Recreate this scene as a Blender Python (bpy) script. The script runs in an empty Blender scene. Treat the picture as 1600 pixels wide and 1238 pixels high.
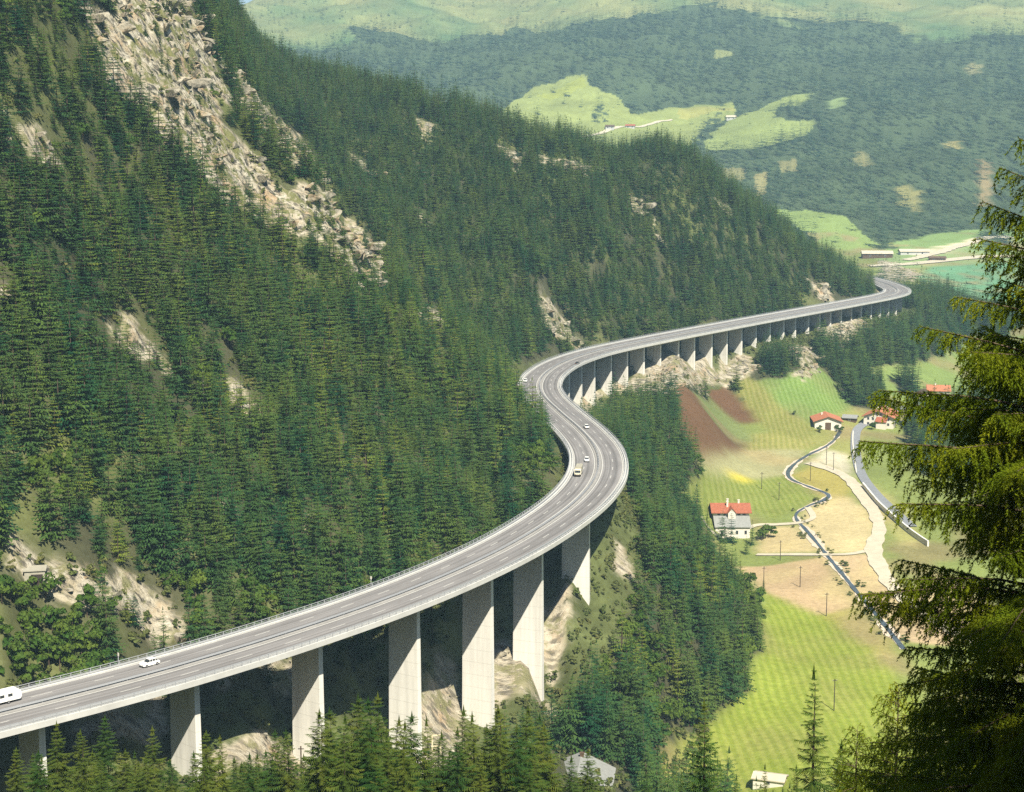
import bpy, math, random
import numpy as np
from mathutils import Vector, Matrix
scene = bpy.context.scene
COL = scene.collection
R = math.radians

# ------------------------------------------------------------------ camera, world, sun, exposure
ZC, TH, FPX = 113.7, 0.15, 2600.0          # camera height above the deck, pitch down, focal length (1600 px wide frame)
cam_d = bpy.data.cameras.new('camera')
cam_d.sensor_width = 36.0
cam_d.lens = FPX / 1600.0 * 36.0
cam_d.clip_start, cam_d.clip_end = 1.0, 30000.0
cam = bpy.data.objects.new('camera', cam_d)
COL.objects.link(cam)
cam.location = (0, 0, ZC)
cam.rotation_euler = (math.pi / 2 - TH, 0, 0)
scene.camera = cam

SUN_AZ, SUN_EL = R(17), R(50)               # azimuth measured from behind the camera towards the right
sun_dir = Vector((math.sin(SUN_AZ) * math.cos(SUN_EL), -math.cos(SUN_AZ) * math.cos(SUN_EL), math.sin(SUN_EL)))
world = bpy.data.worlds.new('World')
scene.world = world
world.use_nodes = True
wn = world.node_tree
sky = wn.nodes.new('ShaderNodeTexSky')
sky.sky_type = 'NISHITA'
sky.sun_disc = False
sky.sun_elevation = SUN_EL
sky.sun_rotation = math.pi - SUN_AZ
sky.altitude = 1200
wn.nodes['Background'].inputs[1].default_value = 0.055
wn.links.new(sky.outputs[0], wn.nodes['Background'].inputs[0])
sun_l = bpy.data.lights.new('sun', 'SUN')
sun_l.energy = 5.0
sun_l.angle = R(0.5)
sun_l.color = (1.0, 0.93, 0.80)
sun = bpy.data.objects.new('sun', sun_l)
COL.objects.link(sun)
sun.rotation_euler = sun_dir.to_track_quat('Z', 'Y').to_euler()
scene.view_settings.view_transform = 'Standard'
scene.view_settings.look = 'None'
scene.view_settings.exposure = 1.05
scene.view_settings.gamma = 1.0
scene.view_settings.use_curve_mapping = False
scene.render.engine = 'CYCLES'
scene.cycles.max_bounces = 5
scene.cycles.diffuse_bounces = 1
scene.cycles.glossy_bounces = 1
scene.cycles.transmission_bounces = 2
scene.cycles.transparent_max_bounces = 4
scene.cycles.volume_bounces = 0
scene.cycles.use_denoising = False
scene.cycles.denoiser = 'OPENIMAGEDENOISE'
scene.cycles.denoising_prefilter = 'ACCURATE'

# ------------------------------------------------------------------ small helpers
def ray(px, py):
    x = (px - 800) / FPX; y = -(py - 619) / FPX
    c, s = math.cos(TH), math.sin(TH)
    return x, c + y * s, -s + y * c
def pt(px, py, Y):
    a, b, c = ray(px, py)
    return (Y * a / b, Y, ZC + Y * c / b)
def proj(X, Y, Z):
    c, s = math.cos(TH), math.sin(TH)
    Z = Z - ZC
    d = Y * c - Z * s; v = Y * s + Z * c
    return 800 + FPX * X / d, 619 - FPX * v / d, d
def zv(Y):                                   # valley floor
    return -66 + 0.04 * (Y - 660)
def vp(px, py):
    a, b, c = ray(px, py)
    e = c / b
    Y = (ZC + 66 + .04 * 660) / (.04 - e)
    return (Y * a / b, Y, zv(Y))

def props(o, label=None, cat=None, group=None, kind=None):
    if label: o['label'] = label
    if cat: o['category'] = cat
    if group: o['group'] = group
    if kind: o['kind'] = kind
    return o
def empty(name, loc, rz=0, label=None, cat=None, group=None):
    o = bpy.data.objects.new(name, None)
    o.empty_display_size = 0.5
    COL.objects.link(o)
    o.location = loc; o.rotation_euler = (0, 0, rz)
    return props(o, label, cat, group)
def link(name, me, parent=None):
    o = bpy.data.objects.new(name, me)
    COL.objects.link(o)
    if parent: o.parent = parent
    return o
def copy_tree(o, parent=None):
    c = o.copy(); COL.objects.link(c)
    if parent: c.parent = parent
    for ch in list(o.children): copy_tree(ch, c)
    return c
def np_mesh(name, V, F, mat=None, smooth=False):
    V = np.asarray(V, np.float32); F = np.asarray(F, np.int32)
    me = bpy.data.meshes.new(name)
    n, k = F.shape
    me.vertices.add(len(V)); me.vertices.foreach_set('co', V.ravel())
    me.loops.add(n * k); me.loops.foreach_set('vertex_index', F.ravel())
    me.polygons.add(n); me.polygons.foreach_set('loop_start', np.arange(0, n * k, k, dtype=np.int32))
    me.polygons.foreach_set('use_smooth', np.full(n, smooth))
    me.update(calc_edges=True)
    if mat: me.materials.append(mat)
    return me
class MB:
    def __init__(s): s.v = []; s.f = []
    def add(s, vs, fs):
        o = len(s.v); s.v += [tuple(v) for v in vs]; s.f += [tuple(i + o for i in f) for f in fs]
    def box(s, c, d, rz=0, taper=1.0):
        x, y, z = d[0] / 2, d[1] / 2, d[2] / 2
        vs = []
        for k, zz in ((1, -z), (taper, z)):
            for a, b in ((-1, -1), (1, -1), (1, 1), (-1, 1)):
                p = Matrix.Rotation(rz, 3, 'Z') @ Vector((a * x * k, b * y * k, 0))
                vs.append((c[0] + p.x, c[1] + p.y, c[2] + zz))
        s.add(vs, [(3, 2, 1, 0), (4, 5, 6, 7), (0, 1, 5, 4), (1, 2, 6, 5), (2, 3, 7, 6), (3, 0, 4, 7)])
    def tube(s, pts, rad, n=6):
        pts = [Vector(p) for p in pts]; vs = []; fs = []
        rads = rad if isinstance(rad, (list, tuple)) else [rad] * len(pts)
        for i, p in enumerate(pts):
            d = (pts[min(i + 1, len(pts) - 1)] - pts[max(i - 1, 0)]).normalized()
            a = d.cross(Vector((0.01, 0.02, 1)) if abs(d.z) < .95 else Vector((1, 0, 0))).normalized(); b = d.cross(a)
            for k in range(n):
                t = 2 * math.pi * k / n
                vs.append(p + (a * math.cos(t) + b * math.sin(t)) * rads[i])
        for i in range(len(pts) - 1):
            for k in range(n):
                k2 = (k + 1) % n
                fs.append((i * n + k, i * n + k2, (i + 1) * n + k2, (i + 1) * n + k))
        fs.append(tuple(range(n))[::-1]); fs.append(tuple((len(pts) - 1) * n + k for k in range(n)))
        s.add(vs, fs)
    def prism(s, poly, axis, a, b):          # polygon in a plane, extruded along 'x' or 'y'
        n = len(poly)
        mk = (lambda t, p: (t, p[0], p[1])) if axis == 'x' else (lambda t, p: (p[0], t, p[1]))
        vs = [mk(a, p) for p in poly] + [mk(b, p) for p in poly]
        fs = [tuple(range(n))[::-1], tuple(range(n, 2 * n))] + [(i, (i + 1) % n, n + (i + 1) % n, n + i) for i in range(n)]
        s.add(vs, fs)
    def cyl(s, c, r, h, axis='y', n=14):
        vs = []; 
        for sgn in (-1, 1):
            for k in range(n):
                t = 2 * math.pi * k / n; a, b = r * math.cos(t), r * math.sin(t)
                vs.append((c[0] + a, c[1] + sgn * h / 2, c[2] + b) if axis == 'y' else
                          ((c[0] + sgn * h / 2, c[1] + a, c[2] + b) if axis == 'x' else (c[0] + a, c[1] + b, c[2] + sgn * h / 2)))
        s.add(vs, [tuple(range(n)), tuple(range(n, 2 * n))[::-1]] + [(k, n + k, n + (k + 1) % n, (k + 1) % n) for k in range(n)])
    def mesh(s, name, mat):
        me = bpy.data.meshes.new(name)
        me.from_pydata(s.v, [], s.f); me.update()
        if mat: me.materials.append(mat)
        return me
    def build(s, name, mat, parent=None):
        me = s.mesh(name, mat)
        import bmesh
        bm = bmesh.new(); bm.from_mesh(me); bmesh.ops.recalc_face_normals(bm, faces=bm.faces); bm.to_mesh(me); bm.free()
        return link(name, me, parent)

# value noise
_rng = np.random.default_rng(11)
_lat = _rng.random((256, 256))
def vnoise(x, y):
    xi = np.floor(x).astype(int); yi = np.floor(y).astype(int)
    fx = x - xi; fy = y - yi
    fx = fx * fx * (3 - 2 * fx); fy = fy * fy * (3 - 2 * fy)
    g = lambda a, b: _lat[a & 255, b & 255]
    return (g(xi, yi) * (1 - fx) + g(xi + 1, yi) * fx) * (1 - fy) + (g(xi, yi + 1) * (1 - fx) + g(xi + 1, yi + 1) * fx) * fy
def fbm(x, y, oct=4):
    x = np.asarray(x, float); y = np.asarray(y, float)
    r = 0; a = 1; t = 0
    for i in range(oct):
        r = r + a * (vnoise(x + 17.3 * i, y + 5.1 * i) - .5) * 2; t += a; a *= .5; x = x * 2.03; y = y * 2.03
    return r / t

# ------------------------------------------------------------------ materials
def mat(name, col, rough=.85, noise=None, bump=0.0, spec=.2, rnd=0.0, metallic=0.0):
    m = bpy.data.materials.new(name); m.use_nodes = True
    nt = m.node_tree; b = nt.nodes['Principled BSDF']
    b.inputs['Base Color'].default_value = (*col, 1); b.inputs['Roughness'].default_value = rough
    b.inputs['Specular IOR Level'].default_value = spec; b.inputs['Metallic'].default_value = metallic
    if noise:
        scale, amt = noise[:2]
        tc = nt.nodes.new('ShaderNodeTexCoord'); n = nt.nodes.new('ShaderNodeTexNoise')
        n.inputs['Scale'].default_value = scale; n.inputs['Detail'].default_value = 6; n.inputs['Roughness'].default_value = .65
        nt.links.new(tc.outputs['Object'], n.inputs['Vector'])
        if len(noise) > 2:
            mp = nt.nodes.new('ShaderNodeMapping'); mp.inputs['Scale'].default_value = noise[2]
            nt.links.new(tc.outputs['Object'], mp.inputs[0]); nt.links.new(mp.outputs[0], n.inputs['Vector'])
        mr = nt.nodes.new('ShaderNodeMapRange')
        mr.inputs[1].default_value = .3; mr.inputs[2].default_value = .7
        mr.inputs[3].default_value = 1 - amt; mr.inputs[4].default_value = 1 + amt
        nt.links.new(n.outputs[0], mr.inputs[0])
        mx = nt.nodes.new('ShaderNodeMix'); mx.data_type = 'RGBA'; mx.blend_type = 'MULTIPLY'; mx.inputs[0].default_value = 1
        mx.inputs[6].default_value = (*col, 1)
        nt.links.new(mr.outputs[0], mx.inputs[7]); nt.links.new(mx.outputs[2], b.inputs['Base Color'])
        if bump:
            bp = nt.nodes.new('ShaderNodeBump'); bp.inputs['Strength'].default_value = bump; bp.inputs['Distance'].default_value = .3
            nt.links.new(n.outputs[0], bp.inputs['Height']); nt.links.new(bp.outputs[0], b.inputs['Normal'])
    return m
def foliage(name, c0, c1, c2, trans=.25, scale=.5):
    """leaf material: per-tree random hue between c0 and c1, patches of c2"""
    m = bpy.data.materials.new(name); m.use_nodes = True
    nt = m.node_tree; nt.nodes.clear()
    out = nt.nodes.new('ShaderNodeOutputMaterial')
    oi = nt.nodes.new('ShaderNodeObjectInfo')
    ge = nt.nodes.new('ShaderNodeNewGeometry')
    n = nt.nodes.new('ShaderNodeTexNoise'); n.inputs['Scale'].default_value = scale; n.inputs['Detail'].default_value = 3
    nt.links.new(ge.outputs['Position'], n.inputs['Vector'])
    r1 = nt.nodes.new('ShaderNodeMix'); r1.data_type = 'RGBA'
    r1.inputs[6].default_value = (*c0, 1); r1.inputs[7].default_value = (*c1, 1)
    nt.links.new(oi.outputs['Random'], r1.inputs[0])
    mr = nt.nodes.new('ShaderNodeMapRange'); mr.inputs[1].default_value = .45; mr.inputs[2].default_value = .75; mr.inputs[4].default_value = .8
    nt.links.new(n.outputs[0], mr.inputs[0])
    r2 = nt.nodes.new('ShaderNodeMix'); r2.data_type = 'RGBA'
    nt.links.new(mr.outputs[0], r2.inputs[0]); nt.links.new(r1.outputs[2], r2.inputs[6]); r2.inputs[7].default_value = (*c2, 1)
    d = nt.nodes.new('ShaderNodeBsdfDiffuse'); nt.links.new(r2.outputs[2], d.inputs[0])
    t = nt.nodes.new('ShaderNodeBsdfTranslucent'); nt.links.new(r2.outputs[2], t.inputs[0])
    mx = nt.nodes.new('ShaderNodeMixShader'); mx.inputs[0].default_value = trans
    nt.links.new(d.outputs[0], mx.inputs[1]); nt.links.new(t.outputs[0], mx.inputs[2])
    nt.links.new(mx.outputs[0], out.inputs[0])
    return m
def rock_mat():
    m = mat('rock_face', (.36, .32, .24), .95)
    nt = m.node_tree; b = nt.nodes['Principled BSDF']; ge = nt.nodes.new('ShaderNodeNewGeometry')
    def noise(sc, det, scale=(1, 1, 1), rot=(0, .6, .7)):
        mp = nt.nodes.new('ShaderNodeMapping'); mp.inputs['Scale'].default_value = scale; mp.inputs['Rotation'].default_value = rot
        n = nt.nodes.new('ShaderNodeTexNoise'); n.inputs['Scale'].default_value = sc; n.inputs['Detail'].default_value = det; n.inputs['Roughness'].default_value = .7
        nt.links.new(ge.outputs['Position'], mp.inputs[0]); nt.links.new(mp.outputs[0], n.inputs['Vector']); return n.outputs[0]
    def ramp(src, stops):
        r = nt.nodes.new('ShaderNodeValToRGB'); e = r.color_ramp.elements
        while len(e) < len(stops): e.new(.5)
        for q, (p, c) in zip(e, stops): q.position = p; q.color = (*c, 1)
        nt.links.new(src, r.inputs[0]); return r.outputs[0]
    base = ramp(noise(.07, 5), [(.35, (.25, .235, .19)), (.5, (.42, .38, .29)), (.6, (.36, .27, .16)), (.7, (.46, .44, .37))])
    crack = ramp(noise(1.0, 8, (.25, .9, .5)), [(.38, (.10, .10, .09)), (.47, (.72, .72, .70)), (.6, (1, 1, 1)), (.75, (1.1, 1.08, 1.0))])
    moss = noise(.16, 6)
    m1 = nt.nodes.new('ShaderNodeMix'); m1.data_type = 'RGBA'; m1.blend_type = 'MULTIPLY'; m1.inputs[0].default_value = 1
    nt.links.new(base, m1.inputs[6]); nt.links.new(crack, m1.inputs[7])
    m2 = nt.nodes.new('ShaderNodeMix'); m2.data_type = 'RGBA'; m2.inputs[7].default_value = (.12, .13, .045, 1)
    mr = nt.nodes.new('ShaderNodeMapRange'); mr.inputs[1].default_value = .54; mr.inputs[2].default_value = .60; mr.inputs[4].default_value = .85
    nt.links.new(moss, mr.inputs[0]); nt.links.new(mr.outputs[0], m2.inputs[0]); nt.links.new(m1.outputs[2], m2.inputs[6]); nt.links.new(m2.outputs[2], b.inputs['Base Color'])
    bp = nt.nodes.new('ShaderNodeBump'); bp.inputs['Strength'].default_value = .8; bp.inputs['Distance'].default_value = 1.0
    nt.links.new(noise(.8, 8, (.3, .9, .5)), bp.inputs['Height']); nt.links.new(bp.outputs[0], b.inputs['Normal'])
    return m
M = {}
M['concrete'] = mat('concrete', (.66, .64, .57), .9, (.55, .16, (1, 1, .07)), .05)
def lifts(m):                                # faint joints where the formwork was lifted, every 3.6 m
    nt = m.node_tree; b = nt.nodes['Principled BSDF']; src = b.inputs['Base Color'].links[0].from_socket
    ge = nt.nodes.new('ShaderNodeNewGeometry'); sp = nt.nodes.new('ShaderNodeSeparateXYZ'); nt.links.new(ge.outputs['Position'], sp.inputs[0])
    pv = sp.outputs[2]
    for op, val in (('DIVIDE', 3.6), ('FRACT', None), ('LESS_THAN', .045), ('MULTIPLY', .30)):
        n = nt.nodes.new('ShaderNodeMath'); n.operation = op
        if val is not None: n.inputs[1].default_value = val
        nt.links.new(pv, n.inputs[0]); pv = n.outputs[0]
    mx = nt.nodes.new('ShaderNodeMix'); mx.data_type = 'RGBA'; mx.inputs[7].default_value = (.30, .29, .25, 1)
    nt.links.new(pv, mx.inputs[0]); nt.links.new(src, mx.inputs[6]); nt.links.new(mx.outputs[2], b.inputs['Base Color'])
lifts(M['concrete'])
M['kerb'] = mat('kerb_concrete', (.47, .465, .43), .9, (.2, .12))
def road_mat():
    m = mat('asphalt', (.18, .172, .165), .85); nt = m.node_tree; b = nt.nodes['Principled BSDF']
    at = nt.nodes.new('ShaderNodeAttribute'); at.attribute_name = 'lane'
    def noise(scale, det):
        mp = nt.nodes.new('ShaderNodeMapping'); mp.inputs['Scale'].default_value = scale
        n = nt.nodes.new('ShaderNodeTexNoise'); n.inputs['Scale'].default_value = 1; n.inputs['Detail'].default_value = det
        nt.links.new(at.outputs['Vector'], mp.inputs[0]); nt.links.new(mp.outputs[0], n.inputs['Vector']); return n.outputs[0]
    def rng_(src, c, d):
        r = nt.nodes.new('ShaderNodeMapRange'); r.inputs[1].default_value = .3; r.inputs[2].default_value = .7; r.inputs[3].default_value = c; r.inputs[4].default_value = d
        nt.links.new(src, r.inputs[0]); return r.outputs[0]
    mu = nt.nodes.new('ShaderNodeMath'); mu.operation = 'MULTIPLY'
    nt.links.new(rng_(noise((1.1, .004, 0), 4), .62, 1.38), mu.inputs[0]); nt.links.new(rng_(noise((.25, .05, 0), 6), .85, 1.15), mu.inputs[1])
    mx = nt.nodes.new('ShaderNodeMix'); mx.data_type = 'RGBA'; mx.blend_type = 'MULTIPLY'; mx.inputs[0].default_value = 1; mx.inputs[6].default_value = (.185, .176, .168, 1)
    nt.links.new(mu.outputs[0], mx.inputs[7]); nt.links.new(mx.outputs[2], b.inputs['Base Color']); return m
M['asphalt'] = road_mat()
M['asphalt_dark'] = mat('median_surface', (.27, .26, .24), .9, (.2, .15))
M['rockface'] = rock_mat()
M['paint'] = mat('road_paint', (.44, .43, .39), .7, (.8, .12))
M['metal'] = mat('galvanised_metal', (.40, .41, .42), .5, None, 0, .5, 0, .3)
M['plaster'] = mat('white_plaster', (.64, .60, .50), .9, (.6, .06))
M['plaster_grey'] = mat('grey_plaster', (.45, .45, .42), .9, (.6, .08))
M['tile'] = mat('red_roof_tile', (.30, .10, .055), .85, (1.2, .25), .1)
M['tile_orange'] = mat('orange_roof_tile', (.40, .155, .08), .85, (1.2, .2), .1)
M['shingle'] = mat('grey_shingle', (.24, .245, .225), .8, (.9, .14), .1)
M['wood'] = mat('weathered_wood', (.10, .065, .04), .9, (2, .3))
M['wood_pale'] = mat('pale_timber', (.62, .54, .36), .9, (2, .15))
M['pole'] = mat('dark_pole', (.045, .035, .03), .9)
M['glass'] = mat('window_glass', (.03, .035, .04), .15, None, 0, .5)
M['bark'] = mat('bark', (.09, .065, .045), .95, (1.5, .3))
M['bark_pale'] = mat('pale_bark', (.42, .38, .33), .95, (1.5, .2))
M['car_white'] = mat('white_car_paint', (.82, .81, .76), .3, (.6, .03), 0, .5)
M['car_dark'] = mat('dark_car_paint', (.05, .035, .03), .3, (.6, .1), 0, .5)
M['car_cream'] = mat('cream_car_paint', (.72, .66, .48), .35, (.6, .03), 0, .5)
M['rubber'] = mat('tyre_rubber', (.02, .02, .02), .9)
M['chrome'] = mat('chrome', (.6, .6, .6), .25, None, 0, .5, 0, .8)
M['red_light'] = mat('orange_lens', (.55, .18, .03), .3, None, 0, .5)
M['tarp'] = mat('grey_canvas', (.33, .31, .24), .9, (1, .15))
M['gravel'] = mat('pale_gravel', (.47, .42, .31), .95, (.25, .12), .05)
M['dirt'] = mat('pale_earth', (.52, .44, .33), .95, (.2, .15), .05)
M['water'] = mat('stream_water', (.06, .075, .08), .25, (.35, .5), .3, .5)
M['field_road'] = mat('grey_tarmac', (.21, .22, .23), .85, (.3, .1))
SPR = foliage('spruce_needles', (.013, .060, .026), (.066, .116, .026), (.115, .150, .028), .2, .06)
SPRF = foliage('foreground_spruce_needles', (.022, .060, .014), (.070, .098, .016), (.13, .14, .02), .2, .35)
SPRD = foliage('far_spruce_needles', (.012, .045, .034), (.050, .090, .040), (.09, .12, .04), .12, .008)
LEAF = foliage('broad_leaves', (.045, .105, .020), (.10, .155, .026), (.15, .20, .035), .35, .25)
LARCH = foliage('larch_needles', (.085, .150, .025), (.15, .19, .03), (.18, .20, .04), .3, .2)
SHRUB = foliage('shrub_leaves', (.10, .13, .04), (.17, .17, .06), (.13, .18, .05), .3, .3)
HERO = foliage('near_spruce_needles', (.125, .175, .012), (.125, .175, .012), (.33, .34, .02), .42, .7)
# ------------------------------------------------------------------ viaduct centre line (deck top at z = 0)
CL_PTS = [(-175, 252), (-140, 287), (-110, 316.5), (-95.2, 330.5), (-84.0, 341.5), (-72.3, 354), (-55.5, 374), (-34.5, 402.5), (-17.2, 431),
          (-1.5, 462), (11, 493.5), (21.5, 526), (28.5, 558.5), (31.6, 590), (31.6, 622), (27.6, 660), (19.5, 710), (13.6, 752), (12.6, 790),
          (17, 832), (28.5, 878), (49, 924), (86, 981), (132.5, 1048), (184, 1120), (240, 1197), (286, 1262), (303, 1299), (308, 1345), (307, 1400), (300, 1470), (292, 1550)]
def smooth_line(P, step):
    P = np.array(P, float)
    for _ in range(1):                       # light smoothing, then Catmull-Rom
        Q = P.copy(); Q[1:-1] = .25 * P[:-2] + .5 * P[1:-1] + .25 * P[2:]
        P = .5 * P + .5 * Q
    out = []
    for i in range(len(P) - 1):
        p0, p1, p2, p3 = P[max(i - 1, 0)], P[i], P[i + 1], P[min(i + 2, len(P) - 1)]
        for t in np.linspace(0, 1, 24, endpoint=False):
            out.append(.5 * ((2 * p1) + (-p0 + p2) * t + (2 * p0 - 5 * p1 + 4 * p2 - p3) * t * t + (-p0 + 3 * p1 - 3 * p2 + p3) * t ** 3))
    out.append(P[-1]); out = np.array(out)
    s = np.r_[0, np.cumsum(np.linalg.norm(np.diff(out, axis=0), axis=1))]
    k = int(s[-1] / step); ss = np.linspace(0, s[-1], k + 1)
    return np.c_[[np.interp(ss, s, out[:, j]) for j in range(out.shape[1])]].T, ss
CL, CS = smooth_line(CL_PTS, 2.5)
CT = np.gradient(CL, axis=0); CT /= np.linalg.norm(CT, axis=1)[:, None]
CN = np.c_[CT[:, 1], -CT[:, 0]]              # to the right of travel
def dist_cl(X, Y):
    """distance to the centre line and signed side, for arrays (only near points matter)"""
    X = np.asarray(X, float); Y = np.asarray(Y, float)
    D = np.full(X.shape, 1e6); S = np.zeros(X.shape)
    m = (X > -230) & (X < 380) & (Y > 200) & (Y < 1600)
    xs, ys = X[m], Y[m]
    C = CL[::2]; N = CN[::2]
    d = np.empty(len(xs)); sd = np.empty(len(xs))
    for a in range(0, len(xs), 20000):
        dx = xs[a:a + 20000, None] - C[None, :, 0]; dy = ys[a:a + 20000, None] - C[None, :, 1]
        q = dx * dx + dy * dy; i = q.argmin(1); r = np.arange(len(i))
        d[a:a + 20000] = np.sqrt(q[r, i]); sd[a:a + 20000] = dx[r, i] * N[i, 0] + dy[r, i] * N[i, 1]
    D[m] = d; S[m] = sd
    return D, S

# ------------------------------------------------------------------ terrain: elevation surface through surveyed points
PTS = []
P_ = lambda *a: PTS.extend(pt(*q) for q in a)
V_ = lambda *a: PTS.extend(vp(*q) for q in a)
W_ = lambda *a: PTS.extend(a)
# slope that falls from the viewpoint to the valley
for u in (-.55, -.3, -.15, 0, .15, .3, .55):
    for Y in (20, 45, 90, 150, 220):
        W_((u * Y, Y, 112 - .42 * Y - (3 if Y > 60 else 0)))
W_((-150, 280, -12), (-90, 285, -16), (-45, 280, -10), (0, 285, -12), (45, 285, -12), (85, 285, -12), (150, 285, -12),
   (-110, 300, -22), (-20, 340, -30), (25, 350, -36), (60, 350, -48), (100, 350, -50), (170, 350, -48), (20, 400, -50), (60, 410, -67), (110, 415, -72), (200, 410, -70))
# ground under the near spans and across the spur
W_((-160, 265, -14), (-95, 330, -21), (-70, 355, -26), (-45, 388, -34), (-25, 418, -43), (-7, 452, -46), (6, 480, -42), (17, 512, -33), (25, 543, -21),
   (-104, 340, -17), (-80, 364, -21), (-55, 396, -29), (-35, 426, -36), (-18, 457, -39), (-6, 486, -36), (5, 518, -30), (13, 548, -17),
   (-118, 352, -1), (-93, 377, -2), (-68, 408, -5), (-48, 437, -6), (-32, 466, -7), (-20, 492, -9), (-10, 524, -12), (2, 552, -9),
   (31, 585, -9), (22, 612, -9), (33, 640, -6), (24, 680, -5), (18, 712, -6), (12, 760, -9), (12, 800, -17), (20, 850, -18), (5, 430, -48), (22, 470, -52))
P_((850, 1110, 486), (915, 965, 520), (965, 860, 560), (880, 1010, 508))
# far spans: ground falls across the road from left to right
for px, h in ((930, 22), (980, 19), (1033, 15), (1060, 8), (1112, 22), (1160, 17), (1204, 13), (1244, 13), (1298, 12), (1331, 9), (1361, 16), (1401, 13), (1419, 14)):
    best = min(range(300, len(CL)), key=lambda i: abs(proj(CL[i, 0] + 9 * CN[i, 0], CL[i, 1] + 9 * CN[i, 1], -1)[0] - px))
    c, n = CL[best], CN[best]
    W_((c[0] + 7 * n[0], c[1] + 7 * n[1], -1.35 * h), (c[0] - 8 * n[0], c[1] - 8 * n[1], -.8 * h), (c[0] - 24 * n[0], c[1] - 24 * n[1], 0))
W_((306, 1345, -4), (307, 1400, -3), (300, 1470, -3), (292, 1550, -5), (340, 1345, -16), (345, 1420, -18), (270, 1380, 8), (330, 1500, -16), (320, 1600, -18), (230, 1480, 0))
# first hill above the bridge
P_((-300, 0, 470), (-300, 600, 360), (-300, 1000, 312), (0, 0, 545), (0, 300, 480), (0, 600, 420), (0, 850, 375), (150, 0, 640), (150, 300, 545), (150, 600, 455), (150, 850, 398),
   (150, 980, 374), (0, 1000, 350), (300, 300, 600), (300, 600, 500), (300, 850, 425), (450, 400, 640), (450, 600, 545), (450, 850, 455), (600, 600, 585), (600, 800, 495), (700, 700, 580),
   (750, 800, 520), (850, 745, 575), (300, 25, 745), (480, 240, 720), (600, 430, 690), (700, 525, 668), (800, 628, 655), (845, 676, 640), (0, -250, 640), (150, -200, 760), (-300, -300, 560))
# second hill behind it, down to its end at the valley
P_((320, -30, 1160), (400, 75, 1150), (500, 130, 1150), (640, 175, 1150), (760, 205, 1150), (900, 232, 1170), (1040, 268, 1190), (1120, 312, 1215), (1200, 362, 1245), (1300, 416, 1295), (1368, 450, 1335),
   (560, 250, 1020), (560, 330, 915), (700, 350, 990), (700, 440, 900), (760, 520, 850), (650, 450, 850), (850, 350, 1030), (850, 480, 915), (950, 300, 1120), (950, 450, 990), (1100, 420, 1120), (1100, 490, 1058), (1250, 440, 1210))
W_((-90, 800, 62), (-40, 790, 22), (-130, 1450, 130), (-170, 1900, 20), (50, 1400, 60), (60, 1750, 10), (215, 1480, 5), (-330, 1300, 200), (-330, 1700, 60), (-300, 900, 190), (-420, 700, 220))
# right-hand slopes and the valley floor
P_((1000, 700, 730), (1080, 740, 772), (1040, 650, 830), (1100, 640, 905), (1150, 690, 932), (1200, 600, 1020), (1250, 622, 1010), (1300, 585, 1075), (1250, 562, 1060), (1340, 566, 1125), (1400, 585, 1115), (1450, 570, 1185),
   (1432, 490, 1285), (1500, 510, 1330))
W_((60, 690, -32), (50, 640, -30), (60, 600, -34), (50, 560, -36), (40, 520, -44), (350, 1300, -30), (300, 1230, -26))
V_((1060, 1165), (1150, 1085), (1195, 1000), (1180, 930), (1110, 830), (1170, 780), (1270, 690), (1400, 650), (1500, 620), (1600, 600), (1250, 1180), (1400, 1100), (1600, 1100), (1300, 900), (1450, 900), (1600, 900), (1250, 760),
   (1400, 760), (1600, 750), (1300, 830), (1500, 540), (1600, 520), (1550, 480), (1700, 700), (1800, 1000), (1800, 500), (1470, 435), (1580, 420), (1430, 412), (1800, 420), (2100, 500))
# the far side: valley head, then the long mountain
for px in (-300, 100, 500, 900, 1250, 1600, 2000):
    dy = 0 if px > 1000 else 12
    for py, Y in ((390, 2020), (330, 2240), (230, 2660), (150, 3080), (100, 3380), (50, 3740), (0, 4180), (-70, 4800), (-140, 5600)):
        if px < 450:
            if py < 50: continue
        if px < 300: py = py + 25
        P_((px, py, Y))
P_((520, -14, 4300), (600, -45, 4700), (430, 4, 4250), (375, 12, 4250), (345, 22, 4200), (320, 32, 4150), (200, 50, 4100), (0, 70, 4000), (-300, 90, 4000))
W_((-900, 5600, 330), (-1500, 5600, 330), (-300, 5900, 620))
PTS = np.array(PTS)
def _uv(X, Y):
    Yc = np.maximum(Y, 20.0)
    return np.clip(X / np.maximum(Yc, 60), -.62, .62) * 4.0, np.log(Yc)
_pu, _pv = _uv(PTS[:, 0], PTS[:, 1])
_pe = (PTS[:, 2] - ZC) / np.maximum(PTS[:, 1], 20)
def _phi(r2): return np.where(r2 > 1e-12, .5 * r2 * np.log(np.maximum(r2, 1e-12)), 0)
_n = len(PTS)
_K = _phi((_pu[:, None] - _pu) ** 2 + (_pv[:, None] - _pv) ** 2) + np.eye(_n) * 2e-4
_Q = np.c_[np.ones(_n), _pu, _pv]
_A = np.block([[_K, _Q], [_Q.T, np.zeros((3, 3))]])
_w = np.linalg.solve(_A, np.r_[_pe, 0, 0, 0])
def base_z(X, Y):
    X = np.asarray(X, float); Y = np.asarray(Y, float); sh = X.shape
    x, y = X.ravel(), Y.ravel(); out = np.empty(len(x))
    for a in range(0, len(x), 40000):
        u, v = _uv(x[a:a + 40000], y[a:a + 40000])
        K = _phi((u[:, None] - _pu) ** 2 + (v[:, None] - _pv) ** 2)
        out[a:a + 40000] = K @ _w[:_n] + _w[_n] + _w[_n + 1] * u + _w[_n + 2] * v
    Yc = np.maximum(y, 20)
    return (ZC + out * Yc + np.maximum(20 - y, 0) * .42).reshape(sh)
_cols = {}
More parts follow.
